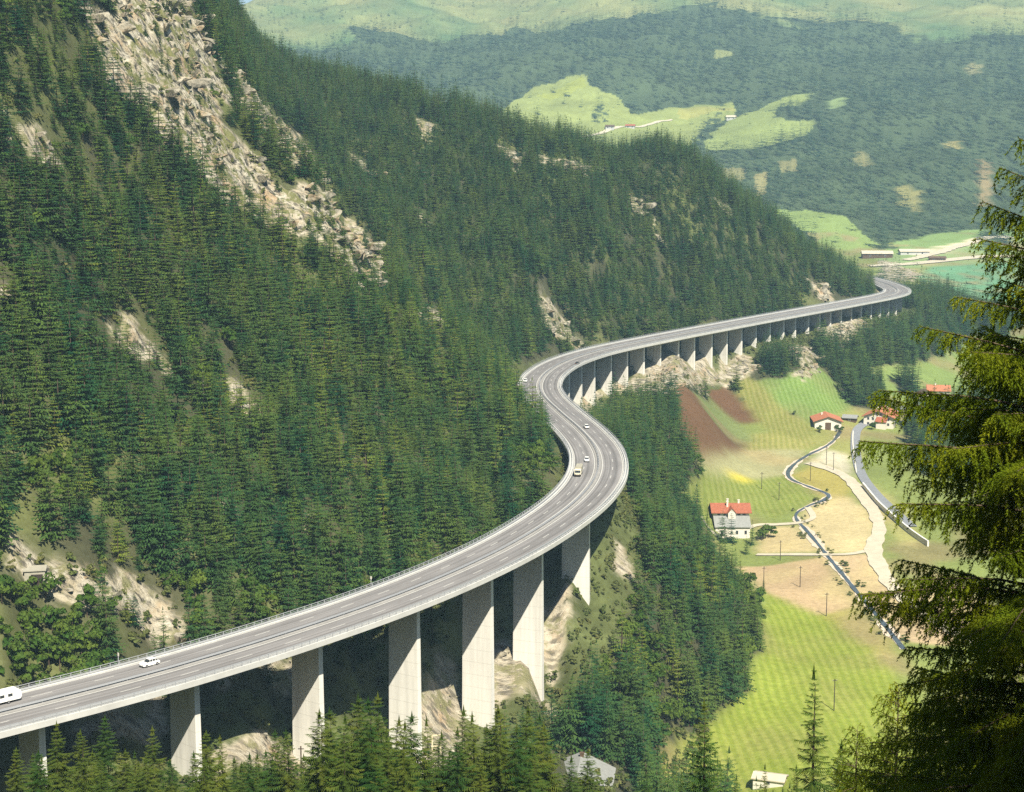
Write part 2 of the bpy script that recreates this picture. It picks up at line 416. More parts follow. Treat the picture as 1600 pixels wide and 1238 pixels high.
def pick(px, py, ymin=300.):
    """where the line of sight through a photo point first meets the ground"""
    k = round(px)
    if k not in _cols:
        Ys = np.exp(np.linspace(math.log(60), math.log(6000), 1400))
        a = (k - 800) / FPX
        _cols[k] = (Ys, base_z(Ys * a / .995, Ys))
    Ys, Z = _cols[k]
    a, b, c = ray(px, py)
    hit = np.nonzero((ZC + Ys * c / b < Z) & (Ys > ymin))[0]
    if len(hit) == 0: return (float(4300 * a / b), 4300.)
    Y = Ys[hit[0]]
    return (float(Y * a / b), float(Y))
def ground_poly(pts, ymin=300.): return np.array([pick(x, y, ymin) for x, y in pts])
def inside(poly, X, Y):
    c = np.zeros(X.shape, bool); n = len(poly)
    x0, y0 = poly.min(0); x1, y1 = poly.max(0)
    m = (X >= x0) & (X <= x1) & (Y >= y0) & (Y <= y1)
    x, y = X[m], Y[m]; r = np.zeros(len(x), bool)
    for i in range(n):
        ax, ay = poly[i]; bx, by = poly[(i + 1) % n]
        if ay == by: continue
        t = ((ay > y) != (by > y)) & (x < (bx - ax) * (y - ay) / (by - ay) + ax)
        r ^= t
    c[m] = r
    return c
ROCK = [ # bare rock and scree
    [(135, -20), (300, -20), (325, 60), (352, 125), (345, 180), (400, 235), (445, 295), (500, 300), (540, 340), (590, 390), (604, 445), (560, 438), (500, 372), (430, 352), (330, 292), (300, 240), (255, 232), (235, 170), (160, 120)],
    [(345, 85), (400, 130), (432, 170), (470, 205), (512, 272), (470, 268), (425, 215), (375, 150)],
    [(30, 188), (75, 198), (102, 258), (60, 238)], [(0, 138), (14, 190), (0, 204)], [(-30, 440), (22, 460), (20, 490), (-30, 480)],
    [(158, 495), (212, 510), (267, 582), (232, 562), (188, 540)], [(352, 595), (386, 608), (396, 642), (362, 638)], [(478, 806), (512, 830), (496, 852), (476, 838)],
    [(14, 866), (90, 905), (150, 925), (214, 925), (290, 995), (262, 1014), (195, 985), (120, 964), (60, 936), (20, 920)], [(105, 915), (150, 925), (160, 960), (120, 958)], [(180, 925), (214, 925), (250, 960), (290, 1000), (262, 1010), (205, 975)],
    [(655, 484), (688, 492), (680, 515), (660, 505)],
    [(783, 228), (806, 238), (802, 268), (786, 262)], [(845, 245), (868, 250), (862, 268)], [(878, 250), (918, 262), (912, 285), (900, 275)], [(938, 265), (952, 270), (946, 290)],
    [(552, 238), (572, 255), (584, 282), (566, 272)], [(655, 335), (676, 352), (672, 368), (660, 356)], [(842, 460), (872, 480), (906, 535), (880, 528), (852, 486)],
    [(656, 190), (672, 192), (674, 222), (660, 214)], [(978, 310), (992, 312), (990, 332)], [(1115, 320), (1132, 318), (1136, 334)], [(345, 798), (366, 800), (366, 822), (348, 818)], [(1265, 440), (1292, 446), (1304, 472), (1285, 468)], [(1010, 350),(1030,352),(1026,375)]]
SCREE = [ # pale earth and scree round the piers
    [(120, 1135), (250, 1100), (268, 1160), (200, 1190), (120, 1180)], [(330, 1062), (470, 1030), (470, 1085), (400, 1064), (340, 1080)], [(330, 1180), (470, 1165), (470, 1215), (330, 1225)],
    [(655, 1075), (722, 1045), (724, 1262), (640, 1262)], [(768, 1030), (800, 1005), (850, 1105), (858, 1130), (770, 1115)], [(845, 960), (880, 935), (890, 985), (868, 1060), (850, 1075)],
    [(948, 880), (980, 862), (985, 905), (960, 900)], [(880, 628), (905, 610), (1000, 585), (1100, 556), (1112, 596), (1030, 636), (1000, 618), (950, 606), (916, 645)],
    [(1100, 575), (1170, 555), (1180, 580), (1130, 610)], [(1240, 545), (1262, 540), (1268, 590), (1250, 600)], [(1275, 512), (1340, 500), (1345, 530), (1300, 548)], [(1378, 405), (1440, 430), (1400, 445), (1372, 470), (1376, 440)],
    [(600, 1200), (820, 1185), (820, 1262), (600, 1262)], [(400,1040),(470,1035),(470,1090),(420,1085)]]
# (outline in the photo, colour, stripe)  meadows and fields
FIELDS = [
    ([(1190, 920), (1285, 962), (1352, 1012), (1400, 1060), (1460, 1130), (1460, 1262), (1020, 1262), (1060, 1150), (1160, 1075), (1198, 1000)], (.27, .355, .05), 1),
    ([(1020, 1170), (1060, 1145), (1075, 1262), (1000, 1262)], (.34, .38, .06), 0),
    ([(1280, 962), (1330, 945), (1392, 1002), (1400, 1050), (1352, 1012)], (.30, .28, .08), 0),
    ([(1150, 882), (1290, 873), (1335, 950), (1282, 964), (1190, 922), (1165, 900)], (.46, .35, .20), 0),
    ([(1290, 870), (1372, 868), (1420, 935), (1510, 985), (1490, 1010), (1402, 1002), (1340, 935)], (.46, .36, .21), 0),
    ([(1400, 930), (1470, 900), (1600, 980), (1600, 1010), (1500, 990)], (.48, .40, .25), 0),
    ([(1190, 822), (1248, 826), (1284, 864), (1182, 866)], (.50, .42, .22), 0),
    ([(1255, 800), (1300, 778), (1335, 778), (1372, 822), (1362, 866), (1290, 866), (1250, 826)], (.50, .43, .23), 0),
    ([(1235, 745), (1285, 722), (1330, 752), (1328, 776), (1290, 782)], (.36, .32, .09), 0),
    ([(1258, 728), (1296, 698), (1326, 702), (1332, 748), (1290, 728)], (.52, .50, .36), 0),
    ([(1340, 740), (1420, 800), (1440, 860), (1400, 850), (1368, 800)], (.34, .34, .12), 0),
    ([(1045, 775), (1090, 730), (1140, 715), (1200, 745), (1235, 745), (1275, 780), (1215, 812), (1180, 800), (1085, 792)], (.26, .33, .07), 1),
    ([(1150, 738), (1178, 745), (1168, 752), (1135, 742)], (.58, .50, .06), 0),
    ([(1085, 716), (1150, 692), (1262, 700), (1240, 740), (1150, 738), (1100, 735)], (.34, .34, .17), 0),
    ([(1115, 700), (1160, 680), (1260, 678), (1290, 690), (1262, 704), (1160, 700)], (.34, .36, .10), 1),
    ([(1045, 600), (1080, 612), (1125, 650), (1172, 690), (1128, 706), (1092, 712), (1060, 690)], (.15, .085, .042), 0),
    ([(1095, 595), (1135, 600), (1200, 662), (1150, 662), (1118, 640)], (.145, .082, .042), 0),
    ([(1085, 612), (1110, 620), (1160, 665), (1180, 690), (1150, 690), (1100, 640)], (.20, .27, .08), 0),
    ([(1140, 590), (1180, 590), (1225, 640), (1275, 672), (1262, 690), (1200, 680), (1170, 640)], (.28, .31, .08), 1),
    ([(1170, 585), (1245, 560), (1290, 580), (1325, 615), (1328, 640), (1280, 662), (1222, 640)], (.21, .34, .08), 1),
    ([(1290, 650), (1350, 640), (1350, 720), (1300, 705), (1270, 690)], (.30, .34, .09), 0),
    ([(1345, 576), (1400, 570), (1450, 575), (1520, 560), (1560, 640), (1500, 650), (1400, 648), (1360, 600)], (.22, .33, .08), 0),
    ([(1480, 550), (1520, 520), (1560, 500), (1600, 520), (1600, 600), (1500, 590)], (.22, .33, .08), 0),
    ([(1440, 560), (1500, 535), (1520, 600), (1460, 640)], (.22, .33, .08), 0),
    ([(1430, 432), (1460, 416), (1600, 405), (1600, 470), (1530, 470), (1490, 462), (1440, 440)], (.15, .36, .16), 0),
    ([(1370, 418), (1450, 412), (1440, 430), (1395, 440)], (.28, .36, .12), 0),
    ([(1360, 400), (1420, 395), (1600, 380), (1600, 412), (1400, 420)], (.25, .38, .13), 0),
    ([(1375, 392), (1400, 378), (1540, 355), (1620, 340), (1620, 385), (1420, 400)], (.22, .36, .10), 0),
    ([(1420, 398), (1450, 390), (1530, 372), (1530, 378), (1480, 392), (1455, 402)], (.60, .56, .38), 0),
    ([(1202, 334), (1260, 330), (1322, 345), (1378, 386), (1356, 398), (1290, 385)], (.24, .36, .09), 0),
    ([(765, 178), (800, 158), (830, 140), (915, 125), (920, 136), (968, 148), (985, 170), (1046, 158), (1145, 155), (1152, 168), (1118, 186), (1088, 218), (1062, 236), (940, 215), (850, 195)], (.27, .35, .09), 0),
    ([(840, 150), (912, 128), (915, 140), (860, 155)], (.30, .38, .07), 0),
    ([(1060, 160), (1146, 158), (1148, 166), (1062, 174)], (.33, .37, .09), 0),
    ([(1100, 205), (1148, 176), (1200, 160), (1268, 155), (1240, 180), (1272, 200), (1258, 216), (1196, 234), (1102, 234)], (.25, .34, .09), 0),
    ([(650, 160), (720, 162), (735, 175), (700, 180)], (.30, .37, .12), 0),
    ([(1115, 84), (1148, 86), (1145, 96), (1118, 96)], (.26, .32, .10), 0),
    ([(1330, 240), (1352, 250), (1362, 268), (1340, 262)], (0.23, 0.25, 0.09), 0), ([(1400, 285), (1440, 300), (1435, 325), (1405, 312)], (0.24, 0.24, 0.09), 0), ([(1528, 250), (1548, 255), (1548, 310), (1530, 315)], (0.24, 0.20, 0.10), 0),
    ([(1215, 258), (1246, 256), (1244, 270), (1220, 272)], (0.23, 0.25, 0.09), 0), ([(1125, 265), (1165, 270), (1160, 290), (1130, 282)], (0.23, 0.25, 0.09), 0), ([(1475, 225), (1500, 226), (1500, 238), (1478, 238)], (0.26, 0.24, 0.09), 0),
    ([(1508, 108), (1532, 112), (1530, 122), (1512, 120)], (0.24, 0.24, 0.11), 0), ([(1290, 170), (1320, 165), (1318, 180), (1295, 186)], (.24, .36, .12), 0), ([(1178, 280), (1200, 276), (1196, 310), (1182, 316)], (0.24, 0.23, 0.10), 0)]
ALP = [(300, 66), (420, 72), (500, 72), (560, 56), (640, 58), (700, 62), (800, 52), (900, 44), (1000, 30), (1080, 18), (1180, 34), (1300, 44), (1400, 52), (1500, 66), (1600, 62), (1750, 70), (1750, -60), (300, -60)]
WOODS = [
    [(990, 1160), (1060, 1140), (1150, 1078), (1190, 1010), (1180, 945), (1158, 905), (1105, 868), (1070, 832), (1000, 900)],
    [(1086, 216), (1104, 180), (1126, 170), (1124, 184), (1096, 226)], [(1204, 176), (1225, 168), (1262, 172), (1272, 188), (1240, 192), (1215, 188)], [(930, 172), (946, 160), (950, 166), (936, 186)], # woods standing on otherwise open ground
    [(1165, 592), (1172, 560), (1200, 530), (1246, 524), (1252, 545), (1246, 572), (1225, 590)],
    [(1262, 548), (1275, 535), (1330, 520), (1420, 488), (1436, 450), (1470, 455), (1508, 480), (1520, 530), (1470, 552), (1400, 562), (1345, 572), (1396, 640), (1362, 642), (1330, 636), (1312, 598), (1285, 575)],
    [(1400, 600), (1425, 596), (1432, 624), (1412, 622)],
    [(1412, 670), (1450, 640), (1600, 640), (1600, 770), (1430, 740)],
    [(1500, 462), (1560, 470), (1600, 500), (1560, 530), (1510, 510)],
    [(1360, 340), (1385, 345), (1392, 390), (1375, 388)], [(1530, 362), (1562, 360), (1566, 392), (1534, 394)],
    [(1385, 428), (1400, 432), (1398, 442), (1386, 440)]]
# grid
xs = np.unique(np.r_[np.arange(-2700, -1500, 60), np.arange(-1500, -500, 12.5), np.arange(-500, 500, 2.5), np.arange(-172.5, -30, 1.25), np.arange(500, 1500, 12.5), np.arange(1500, 2801, 60)].astype(float))
ys = np.unique(np.r_[np.arange(-140, 250, 7), np.arange(250, 1350, 2.5), np.arange(570, 765, 1.25), np.arange(1350, 2000, 5), np.arange(2000, 4700, 9), np.arange(4700, 6200, 50)].astype(float))
GX, GY = np.meshgrid(xs, ys)
GZ = base_z(GX, GY)
rockm = np.zeros(GX.shape); screem = np.zeros(GX.shape); openm = np.zeros(GX.shape, bool)
wob = 2.5 * fbm(GX / 9, GY / 9, 3) * np.clip(GY / 600, .4, 6); wob2 = 2.5 * fbm(GX / 9 + 40, GY / 9 + 9, 3) * np.clip(GY / 600, .4, 6)
WX, WY = GX + wob * 2, GY + wob2 * 2
for p in ROCK: rockm[inside(ground_poly(p), WX, WY)] = 1
for p in SCREE: screem[inside(ground_poly(p), WX, WY)] = 1
dcl, side = dist_cl(GX, GY)
# colour of the ground
forest_floor = np.array((.060, .062, .032)); grass = np.array((.17, .205, .055))
colr = np.empty(GX.shape + (3,)); colr[:] = forest_floor
grassy = np.clip(fbm(GX / 30, GY / 30, 3) + .1, 0, 1)[..., None]
colr = colr * (1 - grassy) + grassy * np.array((.145, .165, .05))
valley = (GZ - zv(GY) < np.where(GY < 450, 15, 7)) & (GY > 385) & (GY < 2050) & (GX > np.where(GY < 450, 48, 35))
colr[valley] = grass
farm = GY > 2000
stripe = np.zeros(GX.shape)
openm |= valley
soft = np.clip(GY / 900, .5, 4)
SX, SY = GX + wob * .35, GY + wob2 * .35
for p, c, st in FIELDS:
    m = inside(ground_poly(p), SX, SY)
    colr[m] = np.array(c) * np.array((.78, .70, .80) if c[1] > c[0] else (.85, .82, .8)); openm |= m; stripe[m] = st
alp = inside(ground_poly(ALP, 3000), WX + 60 * fbm(GX / 150, GY / 150, 3), WY + 160 * fbm(GX / 150 + 7, GY / 150, 4)) & (GY > 3000)
alp |= (GY > 4400)
ac = np.clip(.5 + .9 * fbm(GX / 130, GY / 220, 4), 0, 1)[..., None]
alpcol = np.array((.085, .14, .055)) * (1 - ac) + np.array((.22, .22, .085)) * ac
colr[alp] = alpcol[alp]
openm |= alp
woodm = np.zeros(GX.shape, bool)
for p in WOODS:
    m = inside(ground_poly(p), WX, WY); woodm |= m
colr[woodm] = forest_floor
openm &= ~woodm
ff = (GY > 1900) & ~openm
colr[ff] = np.array((.055, .080, .036))
colr *= (1 + (.22 * fbm(GX / 120, GY / 60, 4) * (GY > 1900)))[..., None]
colr *= (1 + .16 * fbm(GX / 6, GY / 6, 3) + .22 * fbm(GX / 38, GY / 38, 4))[..., None]
dry = np.clip(fbm(GX / 22 + 50, GY / 30 + 3, 4) * 2.2 - .1, 0, .75)[..., None] * ((openm & (GY < 2100)) * np.where(stripe > 0, .35, 1))[..., None]
colr = colr * (1 - dry) + dry * (colr.mean(-1, keepdims=True) * np.array((1.45, 1.18, .55)))
# olive growth in the strip under the bridge, painted dark to deepen the deck's shade
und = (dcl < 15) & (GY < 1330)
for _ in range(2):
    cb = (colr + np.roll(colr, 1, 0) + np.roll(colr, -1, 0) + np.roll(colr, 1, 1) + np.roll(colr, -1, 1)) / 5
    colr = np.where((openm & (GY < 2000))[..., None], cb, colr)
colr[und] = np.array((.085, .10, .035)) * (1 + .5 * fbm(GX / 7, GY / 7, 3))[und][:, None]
colr[screem > 0] = (.40, .345, .25)
colr[rockm > 0] = (.42, .37, .26)
# craggy relief
def ridged(x, y, o): 
    r = 0; a = 1; t = 0
    for i in range(o):
        r = r + a * (1 - np.abs(2 * vnoise(x + 31 * i, y + 7 * i) - 1) * 2); t += a; a *= .55; x = x * 2.1; y = y * 2.1
    return r / t
def blur(a, n):
    for _ in range(n):
        a = (a + np.roll(a, 1, 0) + np.roll(a, -1, 0) + np.roll(a, 1, 1) + np.roll(a, -1, 1)) / 5
    return a
rk = blur(rockm, 3); sk = blur(screem, 3)
openf = openm
amp = np.interp(GY, [0, 300, 600, 1400, 2000, 4000], [.1, .6, 2.0, 2.0, 3.0, 12])
damp = np.where(valley & ~farm, .12, 1.0); damp = blur(np.minimum(damp, np.where(openm & ~farm, .25, 1)), 6)
GZ = GZ + amp * fbm(GX / 60, GY / 60, 3) * damp + np.where(farm, np.clip((GY - 2050) / 300, 0, 1) * (26 * fbm(GX / 330, GY / 420, 3) + 9 * fbm(GX / 85, GY / 120, 3)), 0)
gul = GX * .8 + GY * .35                              # ledges run down across the face
def ledge(a, sh): f_ = a - np.floor(a); return f_ ** sh - f_
la = (GY * .75 - GX * .35) / 9 + .9 * fbm(GX / 22, GY / 22, 4); lb = (GY * .6 + GX * .5) / 4.3 + .8 * fbm(GX / 12 + 30, GY / 12, 3)
GZ = GZ + rk * (4.6 * ledge(la, 4) + 2.4 * ledge(lb, 3) + 3.2 * ridged(gul / 11, (GY - GX) / 34, 5) + 1.6 * ridged(GX / 6, GY / 6, 4)) + sk * 1.6 * ridged(GX / 8, GY / 8, 4)
# keep the ground below the deck
lim = np.where(dcl < 12.5, -3.2, -3.2 + (dcl - 12.5) * 1.2)
GZ = np.where(dcl < 40, np.minimum(GZ, lim), GZ)
ny, nx = GX.shape
idx = np.arange(ny * nx).reshape(ny, nx)
Fq = np.stack([idx[:-1, :-1], idx[:-1, 1:], idx[1:, 1:], idx[1:, :-1]], -1).reshape(-1, 4)
def gz(X, Y):
    X = np.atleast_1d(np.asarray(X, float)); Y = np.atleast_1d(np.asarray(Y, float))
    i = np.clip(np.searchsorted(xs, X) - 1, 0, nx - 2); j = np.clip(np.searchsorted(ys, Y) - 1, 0, ny - 2)
    fx = (X - xs[i]) / (xs[i + 1] - xs[i]); fy = (Y - ys[j]) / (ys[j + 1] - ys[j])
    return (GZ[j, i] * (1 - fx) + GZ[j, i + 1] * fx) * (1 - fy) + (GZ[j + 1, i] * (1 - fx) + GZ[j + 1, i + 1] * fx) * fy
def gmask(A, X, Y):
    i = np.clip(np.searchsorted(xs, X) - 1, 0, nx - 2); j = np.clip(np.searchsorted(ys, Y) - 1, 0, ny - 2)
    return A[j, i]
def gz1(x, y): return float(gz(x, y)[0])
gm = bpy.data.materials.new('ground'); gm.use_nodes = True
nt = gm.node_tree; b = nt.nodes['Principled BSDF']; b.inputs['Roughness'].default_value = .95; b.inputs['Specular IOR Level'].default_value = .1
at = nt.nodes.new('ShaderNodeAttribute'); at.attribute_name = 'soil'
ar = nt.nodes.new('ShaderNodeAttribute'); ar.attribute_name = 'rock'
ast = nt.nodes.new('ShaderNodeAttribute'); ast.attribute_name = 'mown'
ge = nt.nodes.new('ShaderNodeNewGeometry')
def nnoise(scale, det=6, vec=None):
    n = nt.nodes.new('ShaderNodeTexNoise'); n.inputs['Scale'].default_value = scale; n.inputs['Detail'].default_value = det; n.inputs['Roughness'].default_value = .7
    nt.links.new(vec or ge.outputs['Position'], n.inputs['Vector']); return n
def mrange(src, a, b_, c, d):
    m = nt.nodes.new('ShaderNodeMapRange'); m.inputs[1].default_value = a; m.inputs[2].default_value = b_; m.inputs[3].default_value = c; m.inputs[4].default_value = d
    nt.links.new(src, m.inputs[0]); return m.outputs[0]
def mixc(f, a, b_, mode='MIX'):
    m = nt.nodes.new('ShaderNodeMix'); m.data_type = 'RGBA'; m.blend_type = mode
    for s, k in ((f, 0), (a, 6), (b_, 7)):
        if hasattr(s, 'node'): nt.links.new(s, m.inputs[k])
        else: m.inputs[k].default_value = s if k == 0 else (*s, 1)
    return m.outputs[2]
n1 = nnoise(.5); n2 = nnoise(.09, 8)
col = mixc(1.0, at.outputs['Color'], mrange(n1.outputs[0], .25, .75, .72, 1.28), 'MULTIPLY')
# mown swathes
wv = nt.nodes.new('ShaderNodeTexWave'); wv.inputs['Scale'].default_value = .10; wv.inputs['Distortion'].default_value = 14; wv.inputs['Detail'].default_value = 1.5; wv.inputs['Detail Scale'].default_value = .12
nt.links.new(ge.outputs['Position'], wv.inputs['Vector'])
mow = nt.nodes.new('ShaderNodeMath'); mow.operation = 'MULTIPLY'; nt.links.new(ast.outputs['Fac'], mow.inputs[0]); nt.links.new(mrange(wv.outputs['Fac'], .2, .8, 0, 1), mow.inputs[1])
col = mixc(mow.outputs[0], col, mixc(1.0, col, (.80, .86, .70), 'MULTIPLY'))
# rock: bands of grey, ochre, dark cracks, patches of turf
mp = nt.nodes.new('ShaderNodeMapping'); mp.inputs['Rotation'].default_value = (0, .6, .7); mp.inputs['Scale'].default_value = (.16, .55, .30)
nt.links.new(ge.outputs['Position'], mp.inputs[0])
r1 = nnoise(1.0, 9, mp.outputs[0]); r2 = nnoise(.22, 6); r3 = nnoise(.06, 5)
rcol = mixc(mrange(r2.outputs[0], .4, .62, 0, 1), (.36, .31, .21), (.52, .48, .38))
rcol = mixc(mrange(r3.outputs[0], .52, .66, 0, .8), rcol, (.40, .26, .13))
rcol = mixc(mrange(r1.outputs[0], .42, .52, 1, 0), rcol, (.075, .07, .055))
turf = nnoise(.13, 7)
rcol = mixc(mrange(turf.outputs[0], .50, .57, 0, .9), rcol, (.15, .155, .05))
col = mixc(ar.outputs['Fac'], col, rcol)
nt.links.new(col, b.inputs['Base Color'])
bp = nt.nodes.new('ShaderNodeBump'); bp.inputs['Strength'].default_value = .9; bp.inputs['Distance'].default_value = 2.0
hm = nt.nodes.new('ShaderNodeMath'); hm.operation = 'MULTIPLY'
ra = nt.nodes.new('ShaderNodeMath'); ra.operation = 'ADD'; ra.inputs[1].default_value = .12
nt.links.new(ar.outputs['Fac'], ra.inputs[0]); nt.links.new(ra.outputs[0], hm.inputs[0]); nt.links.new(r1.outputs[0], hm.inputs[1])
nt.links.new(hm.outputs[0], bp.inputs['Height']); nt.links.new(bp.outputs[0], b.inputs['Normal'])
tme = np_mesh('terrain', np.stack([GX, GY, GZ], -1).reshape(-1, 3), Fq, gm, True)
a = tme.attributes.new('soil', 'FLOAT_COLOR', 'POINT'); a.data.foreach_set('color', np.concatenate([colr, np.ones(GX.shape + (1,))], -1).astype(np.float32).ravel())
a = tme.attributes.new('rock', 'FLOAT', 'POINT'); a.data.foreach_set('value', np.clip(blur(rockm + .8 * screem, 1), 0, 1).astype(np.float32).ravel())
a = tme.attributes.new('mown', 'FLOAT', 'POINT'); a.data.foreach_set('value', blur(stripe, 2).astype(np.float32).ravel())
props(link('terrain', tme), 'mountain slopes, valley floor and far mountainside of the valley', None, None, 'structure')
ZTOP = float(GZ.max()); ZLOW = float(GZ.min())
# ------------------------------------------------------------------ the viaduct
via = empty('viaduct', (0, 0, 0), 0, 'long curving concrete motorway viaduct on wall piers winding along the wooded slope', 'viaduct')
END = int(np.searchsorted(CS, CS[-1] - 1))
def sweep(profile, i0=0, i1=None, closed=True, step=1):
    """sweep a list of (offset to the right, z) along the centre line"""
    i1 = len(CL) - 1 if i1 is None else i1
    ii = list(range(i0, i1 + 1, step))
    n = len(profile); o = np.array([p[0] for p in profile]); z = np.array([p[1] for p in profile])
    V = np.concatenate([np.c_[CL[i, 0] + CN[i, 0] * o, CL[i, 1] + CN[i, 1] * o, z] for i in ii])
    F = []
    kk = n if closed else n - 1
    for a in range(len(ii) - 1):
        for k in range(kk):
            k2 = (k + 1) % n
            F.append((a * n + k, a * n + k2, (a + 1) * n + k2, (a + 1) * n + k))
    return V, F
def sweeps(name, profiles, material, closed=True, spans=None):
    Vs = []; Fs = []; o = 0
    for pr in profiles:
        for sp in (spans or [(0, None)]):
            V, F = sweep(pr, sp[0], sp[1], closed); Vs.append(V); Fs += [tuple(i + o for i in f) for f in F]; o += len(V)
    me = np_mesh(name, np.concatenate(Vs), Fs, material)
    import bmesh
    bm = bmesh.new(); bm.from_mesh(me); bmesh.ops.recalc_face_normals(bm, faces=bm.faces); bm.to_mesh(me); bm.free()
    return link(name, me, via)
rect = lambda a, b_, z0, z1: [(a, z0), (b_, z0), (b_, z1), (a, z1)]
sweeps('deck', [[(-10.3, -.03), (10.3, -.03), (10.3, -.55), (5.2, -1.05), (4.4, -2.9), (-5.2, -2.9), (-5.8, -1.05), (-10.3, -.55)]], M['concrete'])
for s in (-1, 1):
    sweeps('edge_beam', [[(s * 9.0, -.02), (s * 9.0, .18), (s * 10.75, .22), (s * 10.75, -1.0), (s * 10.32, -1.0), (s * 10.32, -.02)]], M['kerb'])
    ro = sweeps('roadway', [[(s * 9.02, .0), (s * 1.05, .02)]], M['asphalt'], False)
    la_ = ro.data.attributes.new('lane', 'FLOAT_VECTOR', 'POINT'); n_v = len(ro.data.vertices) // 2
    la_.data.foreach_set('vector', np.stack([np.tile([s * 9.02, s * 1.05], n_v), np.repeat(CS[:n_v], 2), np.zeros(2 * n_v)], -1).astype(np.float32).ravel())
sweeps('median_strip', [rect(-1.05, 1.05, -.02, .16)], M['asphalt_dark'])
for off in (-8.65, -1.40, 1.40, 8.65):
    sweeps('edge_line', [[(off - .19, .034), (off + .19, .034)]], M['paint'], False)
dash = [(i, i + 2) for i in range(2, len(CL) - 4, 6)]
for off in (-5.1, 5.1):
    # a painted dashed line is one part
    sweeps('lane_line', [[(off - .13, .030), (off + .13, .030)]], M['paint'], False, dash)
def posts(offs, h, w, step):
    V = []; F = []
    for o_ in offs:
        for i in range(0, len(CL), step):
            c = CL[i] + CN[i] * o_; t = CT[i]; n = CN[i]; b0 = len(V)
            for z in (.15, h):
                for a_, b_ in ((-1, -1), (1, -1), (1, 1), (-1, 1)):
                    V.append((c[0] + a_ * w * t[0] + b_ * w * n[0], c[1] + a_ * w * t[1] + b_ * w * n[1], z))
            F += [tuple(b0 + k for k in f) for f in ((4, 5, 6, 7), (0, 1, 5, 4), (1, 2, 6, 5), (2, 3, 7, 6), (3, 0, 4, 7))]
    return V, F
def rail_object(name, off, rails, h, w, step):
    Vs = []; Fs = []; o = 0
    for r in rails:
        V, F = sweep(rect(off + r[0], off + r[1], r[2], r[3])); Vs.append(V); Fs += [tuple(i + o for i in f) for f in F]; o += len(V)
    V, F = posts([off], h, w, step); Vs.append(np.array(V)); Fs += [tuple(i + o for i in f) for f in F]
    return link(name, np_mesh(name, np.concatenate(Vs), Fs, M['metal']), via)
for s in (-1, 1):
    rail_object('railing', s * 10.45, [(-.05, .05, 1.12, 1.24), (-.03, .03, .68, .76)], 1.2, .07, 1)
    rail_object('crash_barrier', s * 9.55, [(-.05, .05, .48, .80)], .7, .05, 2)
rail_object('crash_barrier', 0.0, [(-.22, -.12, .50, .82), (.12, .22, .50, .82)], .75, .06, 2)
# piers: one broad wall each, the right end lines up with where the photo shows it
near_px = [50, 295, 485, 632, 745, 825, 900, 942]
far_px = [890, 908.9, 930.4, 954.5, 979.7, 1006.5, 1033, 1059.3, 1086.2, 1112.2, 1136.6, 1159.7, 1182.8, 1204.4, 1224.4, 1244.1, 1263, 1280.7, 1298, 1314.4, 1331, 1346, 1361, 1376, 1389, 1401, 1419]
PW = 8.8; PR = 4.0                            # wall width, right end from the centre line
st = []
i_apex = int(np.argmin(np.abs(CL[:, 1] - 600)))
i_bend = int(np.argmin(np.abs(CL[:, 1] - 790)))
for px in near_px:
    st.append(min(range(0, i_apex), key=lambda i: abs(proj(CL[i, 0] + CN[i, 0] * (PR - PW / 2), CL[i, 1] + CN[i, 1] * (PR - PW / 2), -12)[0] - px)))
i_l = st[-1]
st += [int(i_l + (i_bend - i_l) * k / 9) for k in range(1, 9)]
for px in far_px:
    st.append(min(range(i_bend, int(np.argmin(np.abs(CL[:, 1] - 1330)))), key=lambda i: abs(proj(CL[i, 0] + CN[i, 0] * PR, CL[i, 1] + CN[i, 1] * PR, -8)[0] - px)))
st = sorted(set(st + [max(0, st[0] - 15)]))
for i in st:
    mb = MB(); c = CL[i]; t = CT[i]; n = CN[i]
    q = [c + n * PR + t * .7, c + n * (PR - PW) + t * .7, c + n * (PR - PW) - t * .7, c + n * PR - t * .7]
    zb = min(gz1(*k) for k in q) - 2.0
    k = max(0.0, (-3.0 - zb)) * .006
    q2 = [c + n * (PR + k) + t * (.7 + k), c + n * (PR - PW - k) + t * (.7 + k), c + n * (PR - PW - k) - t * (.7 + k), c + n * (PR + k) - t * (.7 + k)]
    mb.add([(p[0], p[1], -2.88) for p in q] + [(p[0], p[1], zb) for p in q2], [(0, 1, 2, 3), (7, 6, 5, 4), (0, 4, 5, 1), (1, 5, 6, 2), (2, 6, 7, 3), (3, 7, 4, 0)])
    mb.build('pier', M['concrete'], via)
